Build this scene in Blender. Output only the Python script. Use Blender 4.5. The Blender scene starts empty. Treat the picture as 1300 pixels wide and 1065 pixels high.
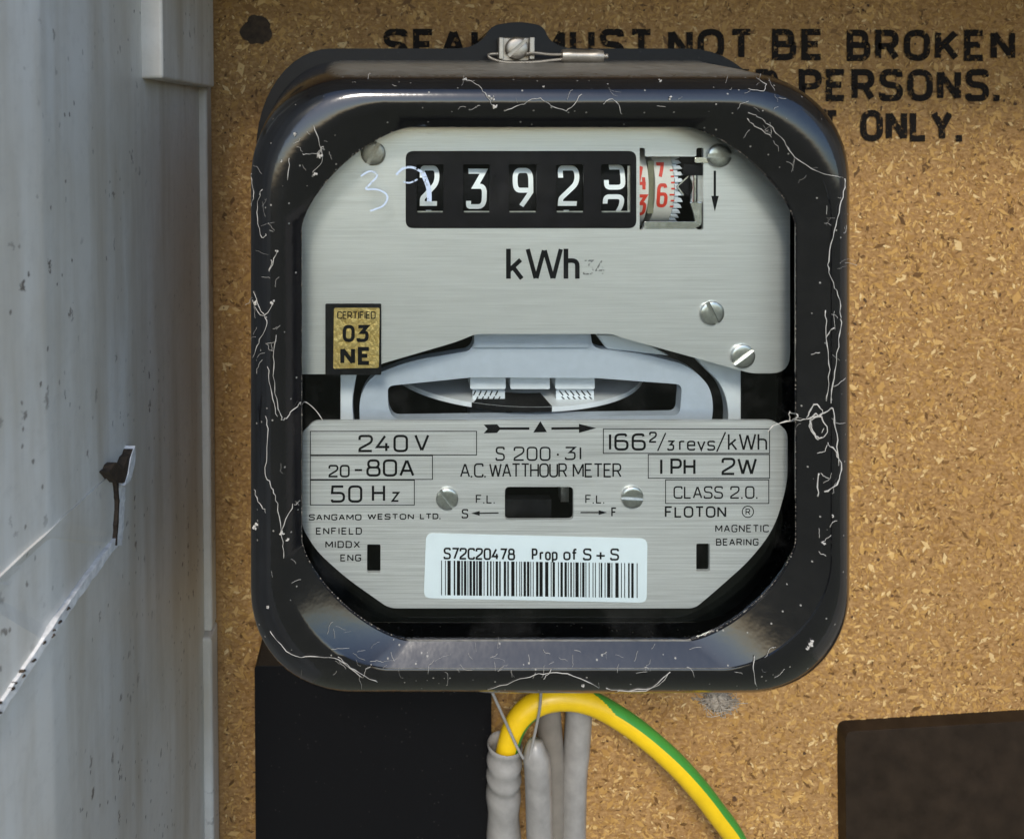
import bpy, bmesh, math, random
from mathutils import Vector, geometry
from mathutils.bvhtree import BVHTree

random.seed(7)
S = bpy.context.scene
COL = S.collection

# ------------------------------------------------------------------ camera
F = 1000.0                      # focal length in photograph pixels (1300 wide)
PITCH = math.radians(2.5)
PX, PY = 500.0, 194.0           # principal point in photograph pixels
D = 0.31                        # camera to chipboard (m); chipboard face is y = 0
cam = bpy.data.cameras.new('camera')
camo = bpy.data.objects.new('camera', cam)
COL.objects.link(camo)
camo.location = (0, -D, 0)
camo.rotation_euler = (math.pi / 2 - PITCH, 0, 0)
cam.sensor_fit = 'HORIZONTAL'
cam.sensor_width = 36.0
cam.lens = 36.0 * F / 1300.0
cam.shift_x = (650.0 - PX) / 1300.0
cam.shift_y = -(532.5 - PY) / 1300.0
cam.clip_start = 0.005
cam.clip_end = 50
cam.dof.use_dof = True
cam.dof.focus_distance = 0.225
cam.dof.aperture_fstop = 26
S.camera = camo

# ------------------------------------------------------------------ sky and sun
SUN_EL, SUN_AZ = math.radians(38), math.radians(-8)   # azimuth to the right of straight behind the camera
w = bpy.data.worlds.new('World')
S.world = w
w.use_nodes = True
wn, wl = w.node_tree.nodes, w.node_tree.links
wn.clear()
sky = wn.new('ShaderNodeTexSky')
sky.sky_type = 'NISHITA'
sky.sun_disc = False
sky.sun_elevation = SUN_EL
sky.sun_rotation = math.pi - SUN_AZ
sky.dust_density = 0.8
sky.ozone_density = 2.5
tc = wn.new('ShaderNodeTexCoord')
sep = wn.new('ShaderNodeSeparateXYZ')
wl.new(tc.outputs['Generated'], sep.inputs[0])
rmp = wn.new('ShaderNodeMapRange')
rmp.inputs[1].default_value = -0.04
rmp.inputs[2].default_value = 0.02
wl.new(sep.outputs[2], rmp.inputs[0])
mx = wn.new('ShaderNodeMix')
mx.data_type = 'RGBA'
wl.new(rmp.outputs[0], mx.inputs[0])
mx.inputs[6].default_value = (0.60, 0.64, 0.52, 1)      # grassy ground below the horizon
wl.new(sky.outputs[0], mx.inputs[7])
bg = wn.new('ShaderNodeBackground')
bg.inputs[1].default_value = 0.15
wl.new(mx.outputs[2], bg.inputs[0])
wo = wn.new('ShaderNodeOutputWorld')
wl.new(bg.outputs[0], wo.inputs[0])

sl = bpy.data.lights.new('sun', 'SUN')
sl.energy = 1.5
sl.angle = math.radians(13)
sl.color = (1.0, 0.93, 0.82)
so = bpy.data.objects.new('sun', sl)
COL.objects.link(so)
sdir = Vector((-math.sin(SUN_AZ) * math.cos(SUN_EL), math.cos(SUN_AZ) * math.cos(SUN_EL), -math.sin(SUN_EL)))
so.rotation_euler = sdir.to_track_quat('-Z', 'Y').to_euler()
so.location = (1, -2, 2)

vs = S.view_settings
vs.view_transform = 'Standard'
vs.look = 'None'
vs.exposure = 0.72
vs.gamma = 1.0
vs.use_curve_mapping = False

# ------------------------------------------------------------------ geometry helpers
CP, SP = math.cos(PITCH), math.sin(PITCH)


def ray(px, py):
    a, b = (px - PX) / F, (PY - py) / F
    return Vector((a, CP + b * SP, -SP + b * CP))


def U(px, py, Z):
    """point at distance Z from the camera plane (y = Z - D) measured at photograph pixel px, py"""
    r = ray(px, py)
    r = r * (Z / r.y)
    return Vector((r.x, r.y - D, r.z))


def UX(px, py, X):
    r0 = ray(px, py)
    x = X
    for _ in range(12):
        r = r0 * (x / r0.x)
        x = X - max(0.0, (0.166 - r.y) * 0.25)
    r = r0 * (x / r0.x)
    return Vector((r.x, r.y - D, r.z))


def link(name, me, mat, parent=None, smooth=False, sharp=None):
    o = bpy.data.objects.new(name, me)
    COL.objects.link(o)
    if mat is not None:
        for m in (mat if isinstance(mat, (list, tuple)) else [mat]):
            me.materials.append(m)
    if smooth:
        me.polygons.foreach_set('use_smooth', [True] * len(me.polygons))
        if sharp:
            me.set_sharp_from_angle(angle=math.radians(sharp))
    if parent is not None:
        o.parent = parent
        if parent.type == 'EMPTY':
            o.location = -parent.location
    return o


def mk(name, verts, faces, mat, parent=None, smooth=False, sharp=None):
    me = bpy.data.meshes.new(name)
    me.from_pydata([tuple(v) for v in verts], [], faces)
    me.validate()
    bm = bmesh.new()
    bm.from_mesh(me)
    bmesh.ops.recalc_face_normals(bm, faces=bm.faces)
    bm.to_mesh(me)
    bm.free()
    return link(name, me, mat, parent, smooth, sharp)


def bevel(o, w, seg=2, ang=40):
    m = o.modifiers.new('bevel', 'BEVEL')
    m.width = w
    m.segments = seg
    m.limit_method = 'ANGLE'
    m.angle_limit = math.radians(ang)
    return o


def empty(name, loc, label, cat, group=None):
    o = bpy.data.objects.new(name, None)
    o.empty_display_size = 0.01
    o.location = loc
    COL.objects.link(o)
    tag(o, label, cat, group)
    return o


def tag(o, label, cat=None, group=None, kind=None):
    if label:
        o['label'] = label
    if cat:
        o['category'] = cat
    if group:
        o['group'] = group
    if kind:
        o['kind'] = kind
    return o


def rpoly(pts, closed=True, r=0.0, seg=5):
    """round the corners of a 2D polyline; points are (x, y) or (x, y, radius)"""
    out = []
    n = len(pts)
    for i, p in enumerate(pts):
        rr = p[2] if len(p) > 2 else r
        if (not closed and i in (0, n - 1)) or rr <= 0:
            out.append((p[0], p[1]))
            continue
        a, b, c = Vector(pts[i - 1][:2]), Vector(p[:2]), Vector(pts[(i + 1) % n][:2])
        u, v = a - b, c - b
        lu, lv = u.length, v.length
        if lu < 1e-9 or lv < 1e-9:
            out.append((p[0], p[1]))
            continue
        q = min(rr, lu * 0.5, lv * 0.5)
        s, e = b + u / lu * q, b + v / lv * q
        for k in range(seg + 1):
            t = k / seg
            pt = s * (1 - t) ** 2 + b * 2 * t * (1 - t) + e * t * t
            out.append((pt.x, pt.y))
    return out


def circ(x, y, rx, ry=None, n=24):
    ry = ry or rx
    return [(x + rx * math.cos(2 * math.pi * k / n), y + ry * math.sin(2 * math.pi * k / n)) for k in range(n)]


def rect(x0, y0, x1, y1, r=0.0, seg=4):
    return rpoly([(x0, y0), (x1, y0), (x1, y1), (x0, y1)], True, r, seg)


def sheet(name, loops, Z, t, mat, parent=None, bev=0.0, fn=None, flat=False):
    """flat plate with holes: loops (outer first) in photograph pixels on the plane Z, thickness t to the back"""
    fn = fn or (lambda x, y, z: U(x, y, z))
    v3 = [[Vector((x, y, 0)) for x, y in lp] for lp in loops]
    tris = geometry.tessellate_polygon(v3)
    flatpts = [p for lp in loops for p in lp]
    n = len(flatpts)
    front = [fn(x, y, Z) for x, y in flatpts]
    if flat:
        return mk(name, front, [tuple(t_) for t_ in tris], mat, parent)
    back = [p + Vector((0, t, 0)) for p in front]
    faces = [tuple(t_) for t_ in tris] + [tuple(i + n for i in reversed(t_)) for t_ in tris]
    k = 0
    for lp in loops:
        m = len(lp)
        for i in range(m):
            a, b = k + i, k + (i + 1) % m
            faces.append((a, b, b + n, a + n))
        k += m
    o = mk(name, front + back, faces, mat, parent)
    if bev:
        bevel(o, bev, 2, 50)
    return o


def ribbon(pts, wd, closed=False):
    """mitred ribbon of width wd: returns list of left / right 2D points"""
    n = len(pts)
    L, R = [], []
    for i in range(n):
        if closed:
            a, c = Vector(pts[i - 1]), Vector(pts[(i + 1) % n])
        else:
            a, c = Vector(pts[max(i - 1, 0)]), Vector(pts[min(i + 1, n - 1)])
        b = Vector(pts[i])
        d1, d2 = b - a, c - b
        if d1.length < 1e-9:
            d1 = d2
        if d2.length < 1e-9:
            d2 = d1
        d1, d2 = d1.normalized(), d2.normalized()
        n1, n2 = Vector((-d1.y, d1.x)), Vector((-d2.y, d2.x))
        m = n1 + n2
        if m.length < 1e-6:
            m = n1
        m.normalize()
        s = wd * 0.5 / max(0.36, m.dot(n1))
        L.append(b + m * s)
        R.append(b - m * s)
    return L, R


def strokes(name, items, Z, mat, parent, step=1.2e-5, fn=None):
    """items: list of (pts2d, width, closed). printed lines just in front of the plane Z"""
    fn = fn or U
    V, Fc = [], []
    for j, (pts, wd, cl) in enumerate(items):
        if fn is not U:
            q, m = [], len(pts)
            for k in range(m if cl else m - 1):
                p0, p1 = Vector(pts[k]), Vector(pts[(k + 1) % m])
                st = max(1, int((p1 - p0).length / 3))
                q += [tuple(p0.lerp(p1, i / st)) for i in range(st)]
            pts = q if cl else q + [tuple(pts[-1])]
        L, R = ribbon(pts, wd, cl)
        z = Z - (3e-5 if fn is U else 7e-5) - step * (j % 9)
        b = len(V)
        m = len(pts)
        for p, q in zip(L, R):
            V.append(fn(p.x, p.y, z))
            V.append(fn(q.x, q.y, z))
        for i in range(m if cl else m - 1):
            k = (i + 1) % m
            Fc.append((b + 2 * i, b + 2 * i + 1, b + 2 * k + 1, b + 2 * k))
    return mk(name, V, Fc, mat, parent)


def catmull(pts, n=6):
    pts = [Vector(p) for p in pts]
    out = []
    m = len(pts)
    for i in range(m - 1):
        p0, p1, p2, p3 = pts[max(i - 1, 0)], pts[i], pts[i + 1], pts[min(i + 2, m - 1)]
        for k in range(n):
            t = k / n
            out.append(0.5 * ((2 * p1) + (p2 - p0) * t + (2 * p0 - 5 * p1 + 4 * p2 - p3) * t * t + (3 * p1 - p0 - 3 * p2 + p3) * t ** 3))
    out.append(pts[-1])
    return out


def tube_data(pts, r, n=8, cap=True):
    """sweep; r is a number or a list. returns verts, faces (rings of n)"""
    V, Fc = [], []
    m = len(pts)
    ref = Vector((0, 1, 0.001))
    for i, p in enumerate(pts):
        t = (pts[min(i + 1, m - 1)] - pts[max(i - 1, 0)])
        if t.length < 1e-12:
            t = Vector((0, 0, 1))
        t.normalize()
        u = ref - t * ref.dot(t)
        if u.length < 1e-4:
            u = Vector((1, 0, 0)) - t * t.x
        u.normalize()
        ref = u
        v = t.cross(u)
        rr = r[i] if isinstance(r, (list, tuple)) else r
        for k in range(n):
            a = 2 * math.pi * k / n
            V.append(p + (u * math.cos(a) + v * math.sin(a)) * rr)
    for i in range(m - 1):
        for k in range(n):
            a, b = i * n + k, i * n + (k + 1) % n
            Fc.append((a, b, b + n, a + n))
    if cap:
        Fc.append(tuple(range(n - 1, -1, -1)))
        Fc.append(tuple((m - 1) * n + k for k in range(n)))
    return V, Fc


def tube(name, pts, r, mat, parent=None, n=10):
    V, Fc = tube_data(pts, r, n)
    return mk(name, V, Fc, mat, parent, True, 60)


def merge(parts):
    V, Fc = [], []
    for v, f in parts:
        b = len(V)
        V += list(v)
        Fc += [tuple(i + b for i in q) for q in f]
    return V, Fc


def box_data(x0, x1, y0, y1, z0, z1):
    V = [Vector((x, y, z)) for x in (x0, x1) for y in (y0, y1) for z in (z0, z1)]
    return V, [(0, 1, 3, 2), (4, 6, 7, 5), (0, 4, 5, 1), (2, 3, 7, 6), (0, 2, 6, 4), (1, 5, 7, 3)]


# ------------------------------------------------------------------ materials
class NT:
    def __init__(s, name):
        s.m = bpy.data.materials.new(name)
        s.m.use_nodes = True
        s.n, s.l = s.m.node_tree.nodes, s.m.node_tree.links
        s.b = s.n['Principled BSDF']

    def add(s, t, **kw):
        n = s.n.new(t)
        for k, v in kw.items():
            if k.startswith('i_'):
                key = k[2:]
                n.inputs[int(key) if key.isdigit() else key].default_value = v
            else:
                setattr(n, k, v)
        return n

    def link(s, a, b):
        s.l.new(a, b)

    def coord(s, scale=(1, 1, 1), rot=(0, 0, 0)):
        t = s.add('ShaderNodeTexCoord')
        mp = s.add('ShaderNodeMapping')
        mp.inputs['Scale'].default_value = scale
        mp.inputs['Rotation'].default_value = rot
        s.link(t.outputs['Object'], mp.inputs[0])
        return mp.outputs[0]

    def noise(s, sc, detail=4, rough=0.6, vec=None):
        n = s.add('ShaderNodeTexNoise')
        n.inputs['Scale'].default_value = sc
        n.inputs['Detail'].default_value = detail
        n.inputs['Roughness'].default_value = rough
        s.link(vec if vec is not None else s.coord(), n.inputs['Vector'])
        return n.outputs['Fac']

    def ramp(s, fac, stops):
        r = s.add('ShaderNodeValToRGB')
        e = r.color_ramp.elements
        while len(e) < len(stops):
            e.new(0.5)
        for q, (p, c) in zip(e, stops):
            q.position = p
            q.color = c if len(c) == 4 else (*c, 1)
        s.link(fac, r.inputs[0])
        return r.outputs[0]

    def mix(s, fac, a, b, mode='MIX'):
        m = s.add('ShaderNodeMix', data_type='RGBA', blend_type=mode)
        for v, i in ((fac, 0), (a, 6), (b, 7)):
            if isinstance(v, (int, float)):
                m.inputs[i].default_value = v
            elif isinstance(v, tuple):
                m.inputs[i].default_value = v if len(v) == 4 else (*v, 1)
            else:
                s.link(v, m.inputs[i])
        return m.outputs[2]

    def math(s, op, a, b=0.0):
        m = s.add('ShaderNodeMath', operation=op)
        for v, i in ((a, 0), (b, 1)):
            if isinstance(v, (int, float)):
                m.inputs[i].default_value = v
            else:
                s.link(v, m.inputs[i])
        return m.outputs[0]

    def bump(s, h, strength=0.3, dist=0.001):
        b = s.add('ShaderNodeBump')
        b.inputs['Strength'].default_value = strength
        b.inputs['Distance'].default_value = dist
        s.link(h, b.inputs['Height'])
        s.link(b.outputs[0], s.b.inputs['Normal'])

    def set(s, **kw):
        for k, v in kw.items():
            key = {'color': 'Base Color', 'rough': 'Roughness', 'metal': 'Metallic', 'spec': 'Specular IOR Level', 'coat': 'Coat Weight',
                   'aniso': 'Anisotropic', 'anirot': 'Anisotropic Rotation', 'alpha': 'Alpha'}[k]
            if isinstance(v, tuple):
                v = v if len(v) == 4 else (*v, 1)
                s.b.inputs[key].default_value = v
            elif isinstance(v, (int, float)):
                s.b.inputs[key].default_value = v
            else:
                s.link(v, s.b.inputs[key])
        return s


def plain(name, col, rough=0.5, metal=0.0, var=0.12, sc=300, **kw):
    t = NT(name)
    f = t.noise(sc, 5)
    c2 = tuple(c * (1 - var) for c in col)
    c3 = tuple(min(1, c * (1 + var)) for c in col)
    t.set(color=t.ramp(f, [(0.3, c2), (0.7, c3)]), metal=metal, **kw)
    g = t.noise(sc * 1.7, 3)
    t.set(rough=t.math('ADD', t.math('MULTIPLY', g, 0.2), rough - 0.1))
    return t.m


def m_bakelite(name='bakelite', dusty=1.0, rough=0.13, spec=0.8):
    t = NT(name)
    n1 = t.noise(35, 5, 0.65)
    n2 = t.noise(260, 6, 0.7)
    film = t.math('MULTIPLY', t.ramp(n1, [(0.42, (0, 0, 0)), (0.8, (1, 1, 1))]), t.ramp(n2, [(0.4, (0, 0, 0)), (0.75, (1, 1, 1))]))
    # specks of dust
    vo = t.add('ShaderNodeTexVoronoi', feature='F1')
    vo.inputs['Scale'].default_value = 640
    t.link(t.coord(), vo.inputs['Vector'])
    sp = t.ramp(vo.outputs['Distance'], [(0.0, (1, 1, 1)), (0.12, (1, 1, 1)), (0.2, (0, 0, 0))])
    rn = t.add('ShaderNodeSeparateColor')
    t.link(vo.outputs['Color'], rn.inputs[0])
    spm = t.math('MULTIPLY', sp, t.math('GREATER_THAN', rn.outputs[0], 0.88))
    # dust lies on faces that look up
    ge = t.add('ShaderNodeNewGeometry')
    sx = t.add('ShaderNodeSeparateXYZ')
    t.link(ge.outputs['Normal'], sx.inputs[0])
    mr = t.add('ShaderNodeMapRange')
    mr.inputs[1].default_value = 0.955
    mr.inputs[2].default_value = 0.99
    t.link(sx.outputs[2], mr.inputs[0])
    up = t.math('MULTIPLY', mr.outputs[0], t.ramp(n2, [(0.2, (0.35, 0.35, 0.35)), (0.7, (1, 1, 1))]))
    d = t.math('MINIMUM', t.math('ADD', t.math('ADD', t.math('MULTIPLY', film, 0.035 * dusty), t.math('MULTIPLY', spm, 0.9 * dusty)), t.math('MULTIPLY', up, 0.75 * dusty)), 1.0)
    t.set(color=t.mix(d, (0.006, 0.006, 0.007), (0.26, 0.245, 0.21)))
    t.set(rough=t.math('ADD', t.math('MULTIPLY', d, 0.6), t.math('ADD', t.math('MULTIPLY', n2, 0.1), rough - 0.05)), spec=spec)
    t.bump(n1, 0.08, 0.002)
    return t.m


def m_brushed(name, col, streak=(40, 400, 2600), lo=0.82, hi=1.1, rough=0.34, metal=0.6):
    t = NT(name)
    v = t.coord(streak)
    n1 = t.noise(1.0, 6, 0.75, v)
    n2 = t.noise(9, 4)
    c = t.mix(t.ramp(n1, [(0.3, (0, 0, 0)), (0.7, (1, 1, 1))]), tuple(x * lo for x in col), tuple(min(1, x * hi) for x in col))
    c = t.mix(t.ramp(n2, [(0.35, (0, 0, 0)), (0.8, (0.3, 0.3, 0.3))]), c, tuple(x * 0.82 for x in col))
    t.set(color=c, metal=metal, rough=t.math('ADD', t.math('MULTIPLY', n1, 0.22), rough - 0.1), aniso=0.5)
    t.bump(n1, 0.12, 0.0002)
    return t.m


def m_ink(name, col=(0.006, 0.006, 0.007), worn=0.0, sc=700, rough=0.45):
    t = NT(name)
    t.set(color=col, rough=rough, spec=0.1)
    if worn > 0:
        n = t.noise(sc, 6, 0.7)
        t.set(alpha=t.ramp(n, [(worn - 0.04, (0, 0, 0)), (worn + 0.05, (1, 1, 1))]))
    return t.m


def m_chip_base():
    t = NT('chipboard')
    a = t.noise(420, 6, 0.7, t.coord((1, 1, 1.7)))
    c = t.ramp(a, [(0.25, (0.12, 0.06, 0.02)), (0.5, (0.34, 0.19, 0.07)), (0.75, (0.52, 0.33, 0.15))])
    t.set(color=c, rough=0.75, spec=0.25)
    t.bump(a, 0.5, 0.0006)
    return t.m


def m_flakes():
    t = NT('chip_flakes')
    g = t.add('ShaderNodeNewGeometry')
    c = t.ramp(g.outputs['Random Per Island'], [(0.0, (0.055, 0.026, 0.010)), (0.05, (0.10, 0.048, 0.016)), (0.1, (0.26, 0.135, 0.044)),
                                               (0.4, (0.45, 0.255, 0.072)), (0.75, (0.58, 0.35, 0.115)), (0.92, (0.70, 0.47, 0.19)), (1.0, (0.82, 0.62, 0.32))])
    n = t.noise(900, 3, 0.6)
    big = t.noise(14, 3, 0.5)
    c = t.mix(t.math('MULTIPLY', n, 0.4), c, (0.31, 0.16, 0.042))
    c = t.mix(t.ramp(big, [(0.4, (0, 0, 0)), (0.75, (0.4, 0.4, 0.4))]), c, (0.24, 0.125, 0.04))
    t.set(color=c, rough=0.6, spec=0.3)
    t.bump(n, 0.3, 0.0003)
    return t.m


def m_wall():
    t = NT('moulded_cabinet_plastic')
    n1 = t.noise(9, 5, 0.6)
    st = t.noise(1.0, 5, 0.6, t.coord((1, 60, 7)))
    fine = t.noise(300, 4, 0.7)
    c = t.mix(t.ramp(n1, [(0.35, (0, 0, 0)), (0.75, (1, 1, 1))]), (0.74, 0.715, 0.66), (0.56, 0.505, 0.41))
    c = t.mix(t.ramp(st, [(0.45, (0, 0, 0)), (0.72, (0.75, 0.75, 0.75))]), c, (0.42, 0.35, 0.25))
    c = t.mix(t.ramp(fine, [(0.5, (0, 0, 0)), (0.8, (0.35, 0.35, 0.35))]), c, (0.45, 0.42, 0.37))
    # flecks of dirt
    tcn = t.add('ShaderNodeTexCoord')
    sxyz = t.add('ShaderNodeSeparateXYZ')
    t.link(tcn.outputs['Object'], sxyz.inputs[0])
    nd = t.noise(330, 4, 0.7)
    nd2 = t.noise(150, 3, 0.6)
    clus = t.ramp(t.noise(22, 3, 0.6), [(0.42, (0, 0, 0)), (0.6, (1, 1, 1))])
    for dens, asp, keep, rad in ((95, 1.5, 0.80, 0.13), (230, 1.6, 0.86, 0.16), (45, 1.8, 0.80, 0.05)):
        cb = t.add('ShaderNodeCombineXYZ')
        t.link(t.math('ADD', t.math('MULTIPLY', sxyz.outputs[1], dens * asp), t.math('MULTIPLY', nd, 0.7)), cb.inputs[0])
        t.link(t.math('ADD', t.math('MULTIPLY', sxyz.outputs[2], dens), t.math('MULTIPLY', nd2, 0.8)), cb.inputs[1])
        vo = t.add('ShaderNodeTexVoronoi', voronoi_dimensions='2D')
        vo.inputs['Scale'].default_value = 1.0
        t.link(cb.outputs[0], vo.inputs['Vector'])
        sc = t.add('ShaderNodeSeparateColor')
        t.link(vo.outputs['Color'], sc.inputs[0])
        spots = t.math('MULTIPLY', t.ramp(vo.outputs['Distance'], [(rad * 0.5, (1, 1, 1)), (rad, (0, 0, 0))]), t.math('GREATER_THAN', sc.outputs[0], keep))
        c = t.mix(t.math('MULTIPLY', t.math('MULTIPLY', spots, 0.85), clus), c, (0.09, 0.06, 0.04))
    t.set(color=c, rough=0.42, spec=0.4)
    t.bump(n1, 0.25, 0.004)
    return t.m


def m_glass():
    t = NT('window_glass')
    t.n.remove(t.b)
    tr = t.add('ShaderNodeBsdfTransparent')
    tr.inputs[0].default_value = (0.95, 0.97, 0.965, 1)
    gl = t.add('ShaderNodeBsdfGlossy')
    gl.inputs['Roughness'].default_value = 0.03
    fr = t.add('ShaderNodeFresnel')
    fr.inputs[0].default_value = 1.33
    n = t.noise(60, 5, 0.7)
    df = t.add('ShaderNodeBsdfDiffuse')
    df.inputs[0].default_value = (0.6, 0.58, 0.54, 1)
    m1 = t.add('ShaderNodeMixShader')
    m2 = t.add('ShaderNodeMixShader')
    t.link(fr.outputs[0], m1.inputs[0])
    t.link(tr.outputs[0], m1.inputs[1])
    t.link(gl.outputs[0], m1.inputs[2])
    t.link(t.ramp(n, [(0.5, (0.0, 0.0, 0.0)), (0.9, (0.02, 0.02, 0.02))]), m2.inputs[0])   # thin film of dust
    t.link(m1.outputs[0], m2.inputs[1])
    t.link(df.outputs[0], m2.inputs[2])
    t.link(m2.outputs[0], t.n['Material Output'].inputs[0])
    return t.m


def m_gold():
    t = NT('gold_foil')
    v = t.add('ShaderNodeTexVoronoi', feature='DISTANCE_TO_EDGE')
    v.inputs['Scale'].default_value = 650
    t.link(t.coord((1.3, 1, 0.6)), v.inputs['Vector'])
    n = t.noise(420, 5, 0.7)
    t.set(color=t.ramp(n, [(0.3, (0.55, 0.36, 0.10)), (0.7, (0.86, 0.66, 0.28))]), metal=0.8, rough=0.32)
    t.bump(t.math('ADD', v.outputs['Distance'], n), 0.5, 0.0004)
    return t.m


BAK = m_bakelite()
BAKB = m_bakelite('base_bakelite', 0.10, 0.3, 0.16)
CHIP = m_chip_base()
FLK = m_flakes()
WALL = m_wall()
GLASS = m_glass()
PLU = m_brushed('brushed_upper_plate', (0.74, 0.735, 0.725), lo=0.84, hi=1.08)
PLL = m_brushed('brushed_lower_plate', (0.70, 0.69, 0.68), (25, 400, 1900), 0.62, 1.14, 0.36, 0.4)
CAST = plain('cast_grey_frame', (0.42, 0.46, 0.52), 0.45, 0.0, 0.05)
CASTL = plain('cast_pale', (0.66, 0.69, 0.72), 0.5, 0.0, 0.04)
STEEL = m_brushed('steel', (0.68, 0.68, 0.66), (900, 900, 900), 0.75, 1.1, 0.3, 0.95)
ZINC = m_brushed('aged_zinc', (0.44, 0.40, 0.34), (700, 700, 700), 0.7, 1.15, 0.42, 0.9)
CHROME = plain('bright_plate', (0.86, 0.86, 0.85), 0.2, 1.0, 0.03)
ALU = plain('aluminium_disc', (0.85, 0.86, 0.87), 0.45, 0.15, 0.04)
BLK = plain('black_enamel', (0.007, 0.006, 0.008), 0.32, 0, 0.3, spec=0.15)
MBLK = plain('matt_black', (0.007, 0.007, 0.008), 0.7, 0, 0.3, spec=0.1)
DARK = plain('dark_interior', (0.008, 0.010, 0.010), 0.6, 0, 0.5, 90, spec=0.1)
INK = m_ink('printed_ink')
INKF = m_ink('faint_ink', (0.18, 0.18, 0.18), 0.5, 1500)
STEN = m_ink('stencil_ink', (0.014, 0.011, 0.009), 0.40, 520, 0.7)
WHT = plain('white_digit_paint', (0.90, 0.92, 0.92), 0.5, 0, 0.02)
CREAM = plain('cream_drum', (0.66, 0.62, 0.55), 0.5, 0, 0.06)
RED = plain('red_digit_paint', (0.62, 0.045, 0.022), 0.5, 0, 0.1)
PAPER = plain('label_paper', (0.70, 0.76, 0.80), 0.42, 0, 0.025, 150)
GOLD = m_gold()
YEL = plain('yellow_insulation', (0.80, 0.52, 0.010), 0.38, 0, 0.06, 200)
GRN = plain('green_insulation', (0.05, 0.27, 0.035), 0.38, 0, 0.08, 200)
GREY = plain('grey_sheath', (0.19, 0.17, 0.145), 0.45, 0, 0.15, 150)
PALE = plain('pale_sleeve', (0.27, 0.26, 0.245), 0.36, 0, 0.2, 120)
WEB = plain('cobweb_silk', (0.48, 0.45, 0.40), 0.7, 0, 0.15, 500)
BROWN = plain('dark_brown_plastic', (0.022, 0.015, 0.010), 0.45, 0, 0.3, 120, spec=0.2)
DIRT = plain('dark_dirt', (0.045, 0.028, 0.015), 0.8, 0, 0.5, 400)
TORN = plain('torn_white_edge', (0.74, 0.71, 0.67), 0.6, 0, 0.22, 500)
CHALK = m_ink('chalk_mark', (0.50, 0.58, 0.70), 0.40, 700, 0.8)

# ------------------------------------------------------------------ chipboard
V, Fc = box_data(-0.0742, 0.2995, 0.0, 0.018, -0.36, 0.11)
board = tag(mk('chipboard', V, Fc, CHIP), 'golden brown chipboard back panel behind the meter with black stencilled words', kind='structure')


def flakes():
    V, Fc = [], []
    rnd = random.Random(3)
    x0, x1, z0, z1 = -0.0705, 0.262, -0.305, 0.060
    for i in range(80000):
        x, z = rnd.uniform(x0, x1), rnd.uniform(z0, z1)
        # behind the meter nothing shows
        if -0.02 < x < 0.10 and -0.15 < z < 0.0:
            continue
        ln = rnd.lognormvariate(math.log(0.0017), 0.5)
        wd = ln * rnd.uniform(0.22, 0.55)
        ln = min(ln, 0.0065)
        a = rnd.uniform(0, math.pi)
        d = Vector((math.cos(a), 0, math.sin(a)))
        e = Vector((-math.sin(a), 0, math.cos(a)))
        y = -rnd.uniform(0.00002, 0.00028)
        k1, k2 = rnd.uniform(-0.00006, 0.00006), rnd.uniform(-0.00006, 0.00006)
        c = Vector((x, y, z))
        if x - ln / 2 < x0 or x + ln / 2 > x1 + 0.02:
            continue
        b = len(V)
        j = lambda: rnd.uniform(0.7, 1.1)
        V += [c - d * ln / 2 * j() + Vector((0, k1, 0)), c - d * ln * 0.1 + e * wd / 2 * j() + Vector((0, k2, 0)),
              c + d * ln / 2 * j() - Vector((0, k1, 0)), c + d * ln * 0.1 - e * wd / 2 * j() - Vector((0, k2, 0))]
        Fc.append((b, b + 1, b + 2, b + 3))
    me = bpy.data.meshes.new('wood_flakes')
    me.from_pydata([tuple(v) for v in V], [], Fc)
    o = link('wood_flakes', me, FLK, board)
    o['kind'] = 'stuff'
    V, Fc = [], []
    for i in range(1500):
        c = Vector((rnd.uniform(x0 + 0.002, x1), -rnd.uniform(0.00026, 0.00034), rnd.uniform(z0, z1)))
        r_ = rnd.lognormvariate(math.log(0.00035), 0.45)
        a, asp = rnd.uniform(0, math.pi), rnd.uniform(0.3, 1.0)
        b = len(V)
        for k in range(6):
            t = k * math.pi / 3
            u, v = r_ * math.cos(t) * rnd.uniform(0.7, 1.2), r_ * asp * math.sin(t) * rnd.uniform(0.7, 1.2)
            V.append(c + Vector((u * math.cos(a) - v * math.sin(a), 0, u * math.sin(a) + v * math.cos(a))))
        Fc.append(tuple(range(b, b + 6)))
    me = bpy.data.meshes.new('bark_flecks')
    me.from_pydata([tuple(v) for v in V], [], Fc)
    o = link('bark_flecks', me, plain('bark_brown', (0.085, 0.042, 0.016), 0.8, 0, 0.5, 300), board)
    o['kind'] = 'stuff'


flakes()
# resin stain near the corner
rn = random.Random(5)
stain = [(325 + (19 + rn.uniform(-4, 4)) * math.cos(a), 40 + (18 + rn.uniform(-4, 4)) * math.sin(a)) for a in [k * math.pi / 11 for k in range(22)]]
sheet('resin_stain', [rpoly(stain, True, 4, 2)], D - 0.0005, 0.0004, DIRT, board)

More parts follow.
